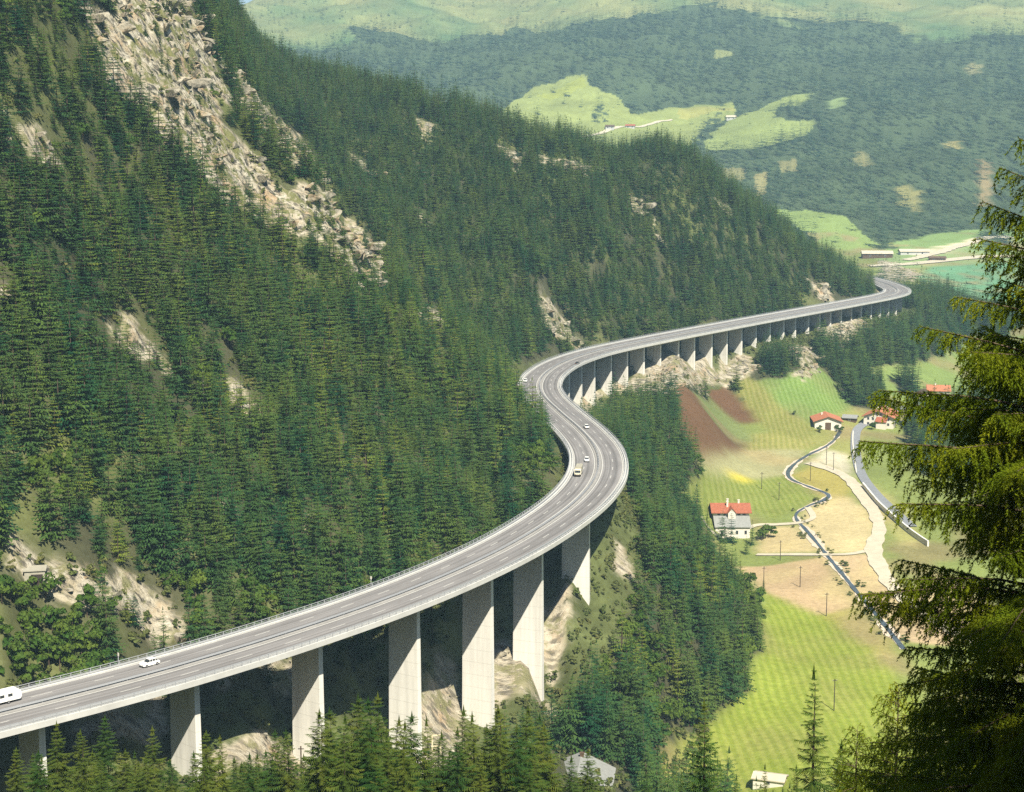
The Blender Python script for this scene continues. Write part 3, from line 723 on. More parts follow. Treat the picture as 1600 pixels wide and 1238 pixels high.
# ------------------------------------------------------------------ trees: mesh prototypes
def spruce_arrays(seed, H=18.0, whorls=16, per=6, twigs=4, Rm=.19, tip=.06, base=.08, droop=.32, gap=.0):
    """crown as tiers of drooping branches; each branch is a spine with hanging fronds on both sides"""
    rg = np.random.default_rng(seed); V = []; F = []
    lean = rg.normal(0, .012, 2)
    def tri(a, b_, c):
        n = len(V); V.extend((a, b_, c)); F.append((n, n + 1, n + 2))
    for w in range(whorls):
        t = (w + rg.uniform(-.3, .3)) / whorls
        z0 = H * (base + (1 - base) * np.clip(t, 0, 1) ** .92)
        rr = H * Rm * (1 - t) ** .78 * (1 + .12 * math.sin(9 * t + seed)) + H * .012
        nb = max(3, int(per * (1 - .35 * t)))
        ph = rg.uniform(0, 6.28)
        for k in range(nb):
            if rg.random() < gap: continue
            a = ph + 6.283 * k / nb + rg.normal(0, .22); L = rr * rg.uniform(.72, 1.18)
            d = np.array((math.cos(a), math.sin(a), 0)); s_ = np.array((-d[1], d[0], 0))
            dr = droop * rg.uniform(.6, 1.4) * (1.15 - t)
            def P(q): return np.array((0, 0, z0)) + d * L * q + np.array((0, 0, L * (-dr * q + .45 * dr * q * q + .10 * q))) + np.array((lean[0], lean[1], 0)) * z0
            wd = L * .30 + H * .008
            n = twigs
            prev = P(.08)
            for j in range(n):
                q0 = .08 + .92 * j / n; q1 = .08 + .92 * (j + 1) / n; qm = (q0 + q1) / 2
                p0, p1 = P(q0), P(q1)
                ww = wd * (1 - .75 * qm) * rg.uniform(.75, 1.25)
                hang = ww * rg.uniform(.35, .8)
                for sg in (-1, 1):
                    tri(p0, p1, P(min(q1 + .16, 1.08)) * .55 + P(qm) * .45 + s_ * sg * ww + np.array((0, 0, -hang)))
            e = P(1.0); tri(P(.8) + s_ * wd * .12, P(.8) - s_ * wd * .12, P(1.13))
    top = np.array((lean[0] * H, lean[1] * H, H))
    for k in range(4):
        a = k * 1.57; q = np.array((math.cos(a), math.sin(a), 0)) * H * .012
        tri(top - np.array((0, 0, H * tip)) + q, top - np.array((0, 0, H * tip)) - q * .5, top + np.array((0, 0, H * .02)))
    return np.array(V), np.array(F)
def crown_mesh(name, m, **kw):
    V, F = spruce_arrays(**kw); return np_mesh(name, V, F, m)
def trunk_mesh(name, H, r, m, top=.92, n=6):
    mb = MB(); mb.tube([(0, 0, -1.2), (0, 0, H * .25), (0, 0, H * .6), (0, 0, H * top)], [r * 1.15, r * .85, r * .5, r * .08], n); return mb.mesh(name, m)
def leaf_arrays(seed, H=9.0, n=420, size=.75, wide=.36, lo=.22, lobes=7):
    rg = np.random.default_rng(seed)
    cen = np.c_[rg.normal(0, wide * H * .42, (lobes, 2)), H * rg.uniform(lo + .15, .82, lobes)]
    rad = H * rg.uniform(.13, .24, lobes)
    k = rg.integers(0, lobes, n); d = rg.normal(size=(n, 3)); d /= np.linalg.norm(d, axis=1)[:, None]
    d[:, 2] = np.abs(d[:, 2]) * .85 - .15
    p = cen[k] + d * (rad[k] * rg.uniform(.7, 1.1, n))[:, None]
    a = rg.normal(size=(n, 3)); a /= np.linalg.norm(a, axis=1)[:, None]
    nrm = d + .7 * a; nrm /= np.linalg.norm(nrm, axis=1)[:, None]
    u = np.cross(nrm, rg.normal(size=(n, 3))); u /= np.linalg.norm(u, axis=1)[:, None]; v = np.cross(nrm, u)
    s1 = (size * rg.uniform(.5, 1.2, n))[:, None]
    V = np.stack([p + u * s1, p + v * s1 * .7, p - u * s1, p - v * s1 * .7], 1).reshape(-1, 3)
    return V, np.arange(4 * n).reshape(-1, 4)
NV = 5
mid_crowns = [crown_mesh('spruce_crown', SPR, seed=20 + i, whorls=15 + i % 3, per=7, twigs=4, Rm=(.20, .24, .175, .215, .25)[i], droop=(.35, .25, .45, .3, .4)[i], gap=.06) for i in range(NV)]
mid_trunk = trunk_mesh('spruce_trunk', 18, .20, M['bark'], n=5)
fore_crowns = [crown_mesh('spruce_crown', SPRF, seed=70 + i, whorls=34, per=8, twigs=9, Rm=(.16, .19, .145, .18)[i], droop=(.42, .30, .5, .36)[i], gap=.14, base=.06) for i in range(4)]
far_crowns = [crown_mesh('spruce_crown', SPRD, seed=120 + i, whorls=7, per=5, twigs=2, Rm=.2, droop=.4) for i in range(3)]
leaf_crowns = [np_mesh('broadleaf_crown', *leaf_arrays(200 + i, 9.0, 520, .55, .34 + .06 * i), LEAF) for i in range(3)]
larch_crowns = [crown_mesh('larch_crown', LARCH, seed=50 + i, whorls=13, per=7, twigs=4, Rm=.20, droop=.2, gap=.12) for i in range(2)]
leaf_trunk = trunk_mesh('broadleaf_trunk', 6, .16, M['bark'], n=5)
shrub_crowns = [np_mesh('shrub_leaves', *leaf_arrays(230 + i, 3.0, 170, .34, .5, .0, 5), SHRUB) for i in range(2)]

# ------------------------------------------------------------------ where trees grow
rng = np.random.default_rng(5)
def jitter(x0, x1, y0, y1, s):
    gx, gy = np.meshgrid(np.arange(x0, x1, s), np.arange(y0, y1, s))
    return (gx + rng.uniform(-.48, .48, gx.shape) * s).ravel(), (gy + rng.uniform(-.48, .48, gy.shape) * s).ravel()
def frame_ok(X, Y, um=.345): return np.abs(X) < um * Y + 12
X, Y = jitter(-420, 480, 300, 1450, 4.5)
k = frame_ok(X, Y); X, Y = X[k], Y[k]
Z = gz(X, Y); D, SD = dist_cl(X, Y)
op = gmask(openm, X, Y); rk_ = gmask(rk, X, Y); sk_ = gmask(sk, X, Y); wd_ = gmask(woodm, X, Y)
thin = fbm(X / 24, Y / 24, 3)
p = np.where(op, 0.0, np.clip(1.02 + .75 * thin, .42, 1))
p = np.where(rk_ > .12, np.where(fbm((X * .8 + Y * .35) / 6, (Y - X) / 30, 3) > .06, .5, .03), p)
p = np.where(sk_ > .1, .05, p)
p = np.where(D < 17, 0, p); p = np.where(np.hypot(X - 20, Y - 424) < 15, 0, p); _hx, _hy, _ = vp(1142, 838); p = np.where((np.hypot(X - _hx, Y - _hy - 9) < 15) | ((np.abs(X - _hx) < 11) & (Y < _hy) & (Y > _hy - 26)), 0, p)
p = np.where((X > 7) & (X < 33) & (Y < 440) & (Y > 300), 0, p)
steep_right = (SD > 0) & (D < 60) & (Y > 850)
keep = rng.random(len(X)) < p
X, Y, Z, D, SD, thin, rk_ = (a[keep] for a in (X, Y, Z, D, SD, thin, rk_))
H = np.clip(rng.normal(14.0, 3.2, len(X)) + 5.0 * fbm(X / 40 + 5, Y / 40, 2), 5, 25) * np.where(rk_ > .12, .5, 1) * np.interp(Y, [300, 550, 750, 1000, 1400], [1.12, 1.1, 1.0, 1.05, 1.1]) * np.where((SD > 0) & (X > 0), 1.08, 1)
# none may stand taller than the road on its valley side
room = np.where((SD > -4) & (D < 60), -1.5 + (D - 17) * np.where(Y > 560, .12, .25) - Z, 99)
room = np.where((Y < 470) & (SD > 0), -9 - Z + np.clip(D - 40, 0, 60) * .05, room)
H = np.minimum(H, room); ok = H > 4.0
X, Y, Z, D, SD, thin, rk_, H = (a[ok] for a in (X, Y, Z, D, SD, thin, rk_, H))
pxp, pyp, dep = proj(X, Y, Z + H * .8)
leafy = (fbm(X / 34 + 90, Y / 34, 3) + .55 * np.clip((420 - Y) / 80, -1, 1) * (X < 0) + np.where((pxp < 330) & (pyp > 560), .16, 0) > .29) & (Y < 900)
leafy |= (rng.random(len(X)) < .035) & (Y < 800)
Hleaf = np.clip(H * .5, 2.5, 8)
# the near spruces and broadleaf trees are single objects, the rest of the wood is one mass
pxh, pyh, deph = proj(X, Y, Z + H)
infr = (pxh > 3) & (pxh < 1597) & (pyh > 5) & (pyh < 1225)
size = np.where(infr & (Y < 640) & (SD < 0), np.where(leafy, Hleaf, H) / Y, 0)
order = np.argsort(-size)
single_s = [i for i in order if not leafy[i] and size[i] > 0][:205]
single_l = [i for i in order if leafy[i] and size[i] > 0][:60]
single = np.zeros(len(X), bool); single[single_s] = True; single[single_l] = True

# ------------------------------------------------------------------ massed woods: one object each, trees set on points
def wood(name, label, pts, scale, rot, which, protos, group=None, cat='forest'):
    coll = bpy.data.collections.new(name + '_kinds')
    for i, (tn, meshes) in enumerate(protos):
        if len(meshes) == 1: me = meshes[0]
        else:
            import bmesh
            bm = bmesh.new(); me = bpy.data.meshes.new(tn)
            for mi, m_ in enumerate(meshes):
                n0 = len(bm.faces); bm.from_mesh(m_); bm.faces.ensure_lookup_table()
                for f in bm.faces[n0:]: f.material_index = mi
                me.materials.append(m_.materials[0])
            bm.to_mesh(me); bm.free()
        coll.objects.link(bpy.data.objects.new('%02d_%s' % (i, tn), me))
    me = bpy.data.meshes.new(name); me.vertices.add(len(pts)); me.vertices.foreach_set('co', np.asarray(pts, np.float32).ravel())
    n__ = len(pts); wd = rng.uniform(.78, 1.28, n__); scale = np.asarray(scale)
    sv = np.stack([scale * wd, scale * wd, scale], -1); rv = np.stack([rng.normal(0, .035, n__), rng.normal(0, .035, n__), np.asarray(rot)], -1)
    for an, ty, ar_ in (('size', 'FLOAT_VECTOR', sv), ('turn', 'FLOAT_VECTOR', rv), ('which', 'INT', which)):
        a_ = me.attributes.new(an, ty, 'POINT'); a_.data.foreach_set('value' if ty == 'INT' else 'vector', np.ascontiguousarray(ar_, np.int32 if ty == 'INT' else np.float32).ravel())
    o = link(name, me)
    ng = bpy.data.node_groups.new(name, 'GeometryNodeTree')
    ng.interface.new_socket('Geometry', in_out='INPUT', socket_type='NodeSocketGeometry'); ng.interface.new_socket('Geometry', in_out='OUTPUT', socket_type='NodeSocketGeometry')
    N = ng.nodes; gi = N.new('NodeGroupInput'); go = N.new('NodeGroupOutput'); ip = N.new('GeometryNodeInstanceOnPoints'); ci = N.new('GeometryNodeCollectionInfo')
    ci.inputs['Collection'].default_value = coll; ci.inputs['Separate Children'].default_value = True; ci.inputs['Reset Children'].default_value = True
    def attr(n_, t):
        q = N.new('GeometryNodeInputNamedAttribute'); q.data_type = t; q.inputs['Name'].default_value = n_; return q.outputs['Attribute']
    L = ng.links.new
    L(gi.outputs[0], ip.inputs['Points']); L(ci.outputs[0], ip.inputs['Instance']); ip.inputs['Pick Instance'].default_value = True
    L(attr('which', 'INT'), ip.inputs['Instance Index']); L(attr('turn', 'FLOAT_VECTOR'), ip.inputs['Rotation'])
    L(attr('size', 'FLOAT_VECTOR'), ip.inputs['Scale']); L(ip.outputs[0], go.inputs[0])
    md = o.modifiers.new('trees', 'NODES'); md.node_group = ng
    return props(o, label, cat, group, 'stuff')
m = ~single & ~leafy
n_ = int(m.sum())
wood('spruce_forest', 'dense dark green spruce forest covering the slopes on both sides of the viaduct', np.c_[X, Y, Z - .3][m], H[m] / 18, rng.uniform(0, 6.28, n_), np.where(rng.random(n_) < np.clip(.11 + .5 * fbm(X[m] / 30 + 70, Y[m] / 30, 2), .03, .7) * (Y[m] < 900), NV + rng.integers(0, 2, n_), rng.integers(0, NV, n_)),
     [('spruce_tree', (c, mid_trunk)) for c in mid_crowns] + [('larch_tree', (c, mid_trunk)) for c in larch_crowns])
m = ~single & leafy; n_ = int(m.sum())
wood('broadleaf_thicket', 'light green broadleaf trees scattered through the spruce forest on the slope', np.c_[X, Y, Z - .2][m], Hleaf[m] / 9, rng.uniform(0, 6.28, n_), rng.integers(0, 3, n_),
     [('broadleaf_tree', (c, leaf_trunk)) for c in leaf_crowns])
# far mountainside
FX, FY = jitter(-1400, 2050, 1450, 4700, 11.5)
k = frame_ok(FX, FY, .37); FX, FY = FX[k], FY[k]
fo = gmask(openm, FX, FY); fa = gmask(alp, FX, FY); fw = gmask(woodm, FX, FY)
fp = np.where(fo, .012 + .10 * (fbm(FX / 25, FY / 25, 2) > .42), np.clip(.82 + .9 * fbm(FX / 80, FY / 110, 4), .12, 1))
fp = np.where(fa, np.clip(.30 + 1.1 * fbm(FX / 110, FY / 170, 4), .02, .9) * np.interp(FY, [3400, 4300], [1, .25]), fp)
fp = np.where((gz(FX, FY) - zv(FY) < 8) & (FY < 2050) & ~fw, .01, fp)
fp *= np.interp(FY, [2000, 4000], [1, .62])
k = rng.random(len(FX)) < fp; FX, FY = FX[k], FY[k]
FZ = gz(FX, FY); n_ = len(FX)
FH = np.clip(rng.normal(23, 6, n_), 9, 36) * np.interp(FY, [1400, 2000, 4500], [.85, 1, 1.15]) * np.where(gmask(alp, FX, FY), .6, 1)
wood('mountain_forest', 'hazy blue green conifer forest covering the far mountainside', np.c_[FX, FY, FZ - .5], FH / 18, rng.uniform(0, 6.28, n_), rng.integers(0, 3, n_),
     [('spruce_tree', (c,)) for c in far_crowns])
# scrub on open and rocky ground of the slopes
BX, BY = jitter(-300, 330, 290, 1300, 3.1)
k = frame_ok(BX, BY); BX, BY = BX[k], BY[k]
bo = gmask(openm, BX, BY); bs = gmask(sk, BX, BY); br = gmask(rk, BX, BY); bd, bsd = dist_cl(BX, BY); bz = gz(BX, BY)
bp_ = np.where(bo, .0, .42); bp_ = np.where((bd < 45) & (bsd > 0) & (BY > 470) & (BY < 640), .85, bp_); bp_ = np.where(bs > .3, .16, bp_); bp_ = np.where(br > .3, np.where(fbm(BX / 12, BY / 12, 2) > .1, .30, .03), bp_)
bp_ = np.where((BY < 520) & (bsd > 0) & (BX < 45) & (bs < .3), .5, bp_); bp_ = np.where(bd < 15, np.where(bz < -5, .9 * (bs < .3), 0), bp_)
k = (rng.random(len(BX)) < bp_) & (bz < np.where(bd < 16, -4, 999)); BX, BY = BX[k], BY[k]; n_ = len(BX)
wood('undergrowth', 'low olive green scrub between the trees and on the rocks', np.c_[BX, BY, gz(BX, BY) - .1], rng.uniform(.3, 1.25, n_), rng.uniform(0, 6.28, n_), rng.integers(0, 2, n_),
     [('shrub', (c,)) for c in shrub_crowns], cat='scrub')

# ------------------------------------------------------------------ crags: angular blocks bedded in the rock faces
def block(seed):
    import bmesh
    rg = np.random.default_rng(seed); bm = bmesh.new(); bmesh.ops.create_icosphere(bm, subdivisions=3, radius=1.0)
    for _ in range(15):
        n = rg.normal(size=3) * np.array((1, 1, 1.2)); n /= np.linalg.norm(n); h = rg.uniform(.28, .75)
        for v in bm.verts:
            q = float(np.dot(v.co, n))
            if q > h: v.co -= Vector(n * (q - h))
    for v in bm.verts:
        v.co.x *= 2.3; v.co.y *= 1.0; v.co.z *= .95
    bmesh.ops.dissolve_degenerate(bm, dist=.01, edges=bm.edges)
    me = bpy.data.meshes.new('rock_block'); bm.to_mesh(me); bm.free(); me.materials.append(M['rockface']); return me
blocks = [block(300 + i) for i in range(5)]
QX, QY = jitter(-330, 420, 290, 1330, 2.2)
k = frame_ok(QX, QY); QX, QY = QX[k], QY[k]
qr = gmask(rk, QX, QY); qs = gmask(sk, QX, QY); qd, _ = dist_cl(QX, QY)
crag = fbm((QX * .8 + QY * .35) / 7, (QY - QX) / 30, 3)
k = (rng.random(len(QX)) < np.where(qr > .35, np.clip(.16 - .6 * crag, .0, .4), np.where(qs > .3, .35, 0))) & (qd > 6)
QX, QY, qr = QX[k], QY[k], qr[k]; n_ = len(QX)
qsz = np.where(qr > .35, rng.gamma(1.5, .95, n_) + .5, rng.gamma(1.6, .4, n_) + .25) * np.interp(QY, [300, 600, 1200], [.62, 1.0, 1.5])
wood('rock_crags', 'pale broken crags and blocks of the bare rock faces on the slopes', np.c_[QX, QY, gz(QX, QY) - .12 * qsz], np.minimum(qsz, 4.6), rng.normal(-.75, .4, n_), rng.integers(0, 5, n_),
     [('rock_block', (b_,)) for b_ in blocks], cat='rocks')
# ------------------------------------------------------------------ single trees
def tree(name, label, group, x, y, h, crown, ch, trunk, th_=None, zoff=-.3, rz=None, cat='tree', wide=1.0):
    o = empty(name, (x, y, gz1(x, y) + zoff), rng.uniform(0, 6.28) if rz is None else rz, label, cat, group)
    c = link('crown', crown, o); s = h / ch; c.scale = (s * wide, s * wide, s)
    if trunk:
        t = link('trunk', trunk, o); t.scale = (s, s, s)
    return o
for i in single_s:
    where = 'behind the near end of the viaduct' if pxh[i] < 330 else 'above the near spans of the viaduct'
    tree('spruce_tree', 'dark green spruce in the forest ' + where, 'spruces on the slope ' + where, X[i], Y[i], H[i], mid_crowns[int(rng.integers(NV))], 18, mid_trunk)
for i in single_l:
    tree('broadleaf_tree', 'light green round broadleaf tree among the spruces on the slope behind the viaduct', 'broadleaf trees on the slope behind the viaduct', X[i], Y[i], Hleaf[i], leaf_crowns[int(rng.integers(3))], 9, leaf_trunk)
# ------------------------------------------------------------------ near spruces with real twigs
def needle_tree(seed, H, Rmax, zlo, whorl=.34, per=6, seg=.12, top_pow=.75, sec=.14, fine=1.0, prof=None):
    rg = np.random.default_rng(seed)
    A = []; B = []                                        # needle bearing twig segments
    wood_ = MB()
    z = zlo
    while z < H - .15:
        t = (z - zlo) / (H - zlo)
        Lb = Rmax * (1 - t) ** top_pow * (1 + .16 * math.sin(z * 1.9 + seed)) + .12
        if prof: Lb = float(np.interp(H - z, *prof)) * (1 + .10 * math.sin(z * 2.3))
        nb = max(3, int(per * (1 - .3 * t)))
        ph = rg.uniform(0, 6.28)
        for k in range(nb):
            if rg.random() < .10: continue
            a = ph + 6.283 * k / nb + rg.normal(0, .25); L = Lb * rg.uniform(.5, 1.15); zz = z + rg.uniform(-.16, .16)
            d = np.array((math.cos(a), math.sin(a), 0)); s_ = np.array((-d[1], d[0], 0))
            up = rg.uniform(.02, .26) + .45 * t; dr = rg.uniform(.30, .50) * (1 - .8 * t)
            f = lambda q: np.array((0, 0, zz)) + d * (L * q) + np.array((0, 0, L * (up * q - dr * q * q * 1.35 + .38 * dr * q ** 4)))
            qs = np.linspace(0, 1, 7); path = [f(q) for q in qs]
            wood_.tube(path, [max(.004, .007 + .008 * L * (1 - q)) for q in qs], 4)
            for q0, q1 in zip(np.linspace(.35, 1, max(3, int(L * .65 / seg)))[:-1], np.linspace(.35, 1, max(3, int(L * .65 / seg)))[1:]):
                A.append(f(q0)); B.append(f(q1))
            n2 = int(L / sec)
            for j in range(n2):
                q = .12 + .88 * (j + rg.uniform(0, 1)) / n2
                sg = 1 if j % 2 else -1
                l2 = (.30 + .36 * L * (1 - q) ** .8) * rg.uniform(.55, 1.15) * min(1, .45 + q * 1.2)
                fa = rg.uniform(.55, 1.15)
                d2 = d * math.cos(fa) + s_ * sg * math.sin(fa)
                base = f(q); n3 = max(2, int(l2 / seg)); pr = base
                hang = rg.uniform(.15, .55)
                for m_ in range(n3):
                    x = (m_ + 1) / n3
                    nx_ = base + d2 * l2 * x * (1 - .18 * x) + np.array((0, 0, -hang * l2 * x * x))
                    A.append(pr); B.append(nx_)
                    if m_ < n3 and rg.random() < fine:   # pendulous twig
                        l3 = rg.uniform(.10, .42) * min(1, .5 + L / 4)
                        tw = np.array((rg.normal(0, .22), rg.normal(0, .22), -1.0)) + d2 * .35
                        tw /= np.linalg.norm(tw); c0 = nx_
                        for _ in range(max(1, int(l3 / seg))):
                            c1 = c0 + tw * seg; A.append(c0); B.append(c1); c0 = c1; tw = tw + np.array((rg.normal(0, .12), rg.normal(0, .12), -.15)); tw /= np.linalg.norm(tw)
                    pr = nx_
        z += whorl * rg.uniform(.8, 1.2) * (1 - .35 * t)
    A = np.array(A); B = np.array(B); n = len(A)
    D = B - A; Ln = np.linalg.norm(D, axis=1)[:, None]; D = D / np.maximum(Ln, 1e-6)
    ref = np.where(np.abs(D[:, 2:3]) > .9, np.array([[1., 0, 0]]), np.array([[0, 0, 1.]]))
    U = np.cross(D, ref); U /= np.linalg.norm(U, axis=1)[:, None]; W = np.cross(D, U)
    K = 10; V = np.empty((n, K, 3, 3))
    for k in range(K):
        tt = rg.uniform(0, 1, (n, 1)); an = (k * 2.4 + rg.uniform(0, 1.2, (n, 1))); nl = rg.uniform(.045, .085, (n, 1))
        rad = U * np.cos(an) + W * np.sin(an); tan = -U * np.sin(an) + W * np.cos(an)
        p = A + D * Ln * tt
        V[:, k, 0] = p - D * .008 + tan * .010; V[:, k, 1] = p + D * .012 - tan * .011; V[:, k, 2] = p + rad * nl * .75 + D * nl * .75
    V = V.reshape(-1, 3)
    return np_mesh('spruce_needles', V, np.arange(len(V)).reshape(-1, 3), HERO), wood_.mesh('spruce_branches', M['bark'])
def near_tree(meshes, x, y, label, H, r, rz, group=None, s=1.0):
    o = empty('spruce_tree', (x, y, gz1(x, y) - .1), rz, label, 'tree', group)
    a_ = link('needles', meshes[0], o); b_ = link('branches', meshes[1], o)
    t_ = link('trunk', trunk_mesh('spruce_trunk', H, r, M['bark'], .99, 10), o)
    for q in (a_, b_, t_): q.scale = (s, s, s)
    return o
hx, hy, hz_ = pt(1682, 112, 34)
HH = hz_ - gz1(hx, hy)
big = needle_tree(3, HH, 4.5, HH - 18.2, whorl=.40, per=8, sec=.09, prof=([0, 1.3, 4.0, 5.0, 6.0, 7.8, 9.4, 12.0, 19], [.4, 1.15, 1.75, 2.0, 3.1, 4.35, 3.3, 4.0, 4.3]))
near_tree(big, hx, hy, 'tall spruce at the right edge with drooping sunlit branches, closest tree of all', HH, .26, 1.1)
young = needle_tree(8, 7.6, 2.6, .5, whorl=.27, per=7, seg=.12, top_pow=.8, sec=.16)
for k, (px, py, Y, rz, lab) in enumerate((
        (1492, 985, 40, .3, 'dark young spruce under the big spruce, widest of the shaded trees at lower right'),
        (1405, 1062, 46, 2.0, 'dark bushy young spruce left of the wide shaded one at lower right'),
        (1585, 1010, 44, 4.1, 'dark young spruce in the lower right corner, partly cut off by the frame'),
        (1455, 1110, 43, 1.2, 'dark young spruce low in front of the wide shaded one at lower right'),
        (1385, 1165, 48, 3.3, 'dark low young spruce at the bottom edge left of the wide shaded one'),
        (1535, 1120, 38, .8, 'dark young spruce at the bottom edge right of the wide shaded one'),
        (1340, 1130, 52, 5.2, 'small shaded young spruce between the slender spruce and the dark group at lower right'))):
    x, y, z = pt(px, py, Y); h = z - gz1(x, y)
    near_tree(young, x, y, lab, 7.6, .09, rz, 'dark young spruces in the lower right corner', max(.6, h / 7.6))
# trees of the same stand beside the viewpoint; they throw the shade over the lower right corner
for (x, y, h) in ((17.5, 15, 24.5), (21, 20, 23), (14.0, 11, 25), (24.5, 12, 23), (27, 24, 22)):
    tree('spruce_tree', 'tall spruce of the stand right of the viewpoint, shading the young trees below', 'spruces beside the viewpoint', x, y, h, fore_crowns[1], 18, mid_trunk, wide=1.45)

# ------------------------------------------------------------------ spruces along the lower edge of the picture
FORE = [ # (tip x, tip y, height)
 (22, 1178, 15), (58, 1190, 13), (86, 1138, 17), (128, 1150, 15), (160, 1128, 18), (196, 1180, 14), (237, 1146, 19), (268, 1196, 13), (300, 1184, 15), (322, 1150, 15), (346, 1158, 16), (378, 1200, 13), (404, 1186, 15),
 (429, 1150, 16), (449, 1148, 16), (474, 1190, 14), (502, 1118, 17), (516, 1114, 18), (537, 1124, 16), (557, 1092, 19), (579, 1098, 18), (590, 1091, 20), (606, 1150, 14), (619, 1128, 16), (630, 1134, 15), (642, 1121, 17),
 (664, 1176, 13), (685, 1152, 15), (700, 1184, 13), (714, 1146, 15), (740, 1121, 18), (765, 1141, 16), (790, 1160, 15), (806, 1140, 16), (822, 1112, 19), (722, 1114, 19), (782, 1112, 18), (842, 1124, 19), (668, 1128, 18), (849, 1140, 17), (893, 1190, 13), (918, 1180, 14), (836, 1176, 13),
 (752, 1190, 12), (566, 1160, 14), (526, 1172, 14), (486, 1176, 13), (100, 1196, 12), (216, 1202, 12), (1010, 1218, 13)]
_fr = random.Random(4)
FORE += [(_fr.uniform(10, 860), _fr.uniform(1172, 1228), _fr.uniform(11, 16)) for _ in range(46)]
for i, (px, py, h) in enumerate(FORE):
    best = None
    py -= 14 if i < 50 else 8
    for Y in np.arange(90, 330, 4.0):
        x, y, z = pt(px, py, float(Y)); q = abs(z - gz1(x, y) - h)
        if best is None or q < best[0]: best = (q, x, y, z - gz1(x, y))
    _, x, y, hh = best
    side_ = 'in front of the pale viaduct piers' if 440 < px < 800 else ('before the left end of the viaduct' if px <= 440 else 'beside the grey roofed barn')
    tree('spruce_tree', 'pointed olive green spruce at the bottom edge ' + side_, 'spruces at the bottom edge ' + side_, x, y, hh, fore_crowns[i % 4], 18.2, mid_trunk, wide=float(rng.uniform(1.1, 1.5)))
for px, py, h, wd, lab in ((1102, 1085, 15, .85, 'ragged spruce at the bottom edge left of the bright green meadow'), (1275, 1032, 17, .8, 'slender dark spruce standing in front of the bright green meadow, tallest there'),
                           (1196, 1188, 12, .8, 'short spruce tip at the bottom edge in front of the white roof'), (1150, 1206, 11, .8, 'spruce tip at the bottom edge just right of the ragged spruce'),
                           (1246, 1190, 11, 1.1, 'low bushy spruce at the foot of the slender dark spruce, left side'), (1318, 1150, 10, 1.3, 'broad low spruce at the foot of the slender dark spruce, right side'),
                           (1064, 1200, 11, .9, 'small spruce at the bottom edge just left of the ragged spruce')):
    best = None
    for Y in np.arange(60, 260, 2.0):
        x, y, z = pt(px, py, float(Y)); q = abs(z - gz1(x, y) - h)
        if best is None or q < best[0]: best = (q, x, y, z - gz1(x, y))
    _, x, y, hh = best
    tree('spruce_tree', lab, 'spruces at the bottom edge before the meadow', x, y, hh, fore_crowns[(px // 7) % 4], 18.2, mid_trunk, wide=wd)

# ------------------------------------------------------------------ tracks, road, stream
def ribbon(name, label, px_pts, width, material, lift=.25, wob_=.0, ymin=420., world=None, kind='structure', cat=None):
    P = np.array(world if world is not None else [pick(x, y, ymin) for x, y in px_pts])
    L, S = smooth_line(P, 2.0)
    T = np.gradient(L, axis=0); T /= np.maximum(np.linalg.norm(T, axis=1), 1e-6)[:, None]; Nn = np.c_[T[:, 1], -T[:, 0]]
    V = []
    for i in range(len(L)):
        w_ = width * (1 + wob_ * float(fbm(S[i] / 9, 3.7 + width, 3)))
        for o in (-.5, -.17, .17, .5):
            q = L[i] + Nn[i] * w_ * o; V.append((q[0], q[1], gz1(q[0], q[1]) + lift))
    F = [(a * 4 + k, a * 4 + k + 1, a * 4 + k + 5, a * 4 + k + 4) for a in range(len(L) - 1) for k in range(3)]
    o = link(name, np_mesh(name, V, F, material, True)); props(o, label, cat, None, kind); return L
bank = ribbon('stream_bank', 'pale stony banks of the stream', [(1412, 1016), (1370, 965), (1330, 918), (1300, 880), (1278, 852), (1258, 830), (1243, 815), (1243, 804), (1262, 793), (1290, 783), (1299, 775), (1262, 762), (1235, 752), (1229, 742), (1240, 728), (1262, 712), (1290, 700), (1304, 690), (1312, 676)], 3.6, M['dirt'], .18, 1.3)
strm = ribbon('stream', 'narrow grey blue stream winding through the fields', [(1412, 1016), (1370, 965), (1330, 918), (1300, 880), (1278, 852), (1258, 830), (1243, 815), (1243, 804), (1262, 793), (1290, 783), (1299, 775), (1262, 762), (1235, 752), (1229, 742), (1240, 728), (1262, 712), (1290, 700), (1304, 690), (1312, 676)], 1.9, M['water'], .32, .7)
ribbon('gravel_track', 'broad pale gravel track along the valley floor', [(1262, 726), (1300, 735), (1328, 750), (1345, 775), (1367, 800), (1377, 830), (1362, 858), (1370, 880), (1396, 925), (1430, 955), (1480, 982), (1540, 1010), (1610, 1050)], 6.6, M['gravel'], .4, .45)
ribbon('gravel_track', 'pale straight lane across the stream', [(1182, 868), (1230, 869), (1290, 870), (1330, 868), (1362, 862)], 3.2, M['gravel'], .36, .15)
ribbon('gravel_track', 'pale lane from the white house to the stream', [(1095, 800), (1130, 842), (1180, 820), (1215, 822), (1250, 822), (1275, 812), (1262, 795)], 3.4, M['gravel'], .36, .25)
ribbon('road', 'grey tarmac valley road between the red roofed houses', [(1425, 826), (1402, 806), (1366, 772), (1345, 745), (1337, 710), (1336, 690), (1338, 672), (1352, 662), (1372, 655), (1405, 640), (1450, 629), (1500, 622)], 5.2, M['field_road'], .45)
ribbon('road', 'pale new road cutting across the far valley floor', [(1358, 417), (1400, 415), (1440, 412), (1500, 406), (1560, 402), (1640, 398)], 17, M['gravel'], .8, 0, 1500.)
ribbon('road', 'pale track in the far valley', [(1415, 408), (1440, 403), (1470, 396), (1500, 384), (1530, 376), (1580, 370)], 12, M['gravel'], .8, .5, 1500.)
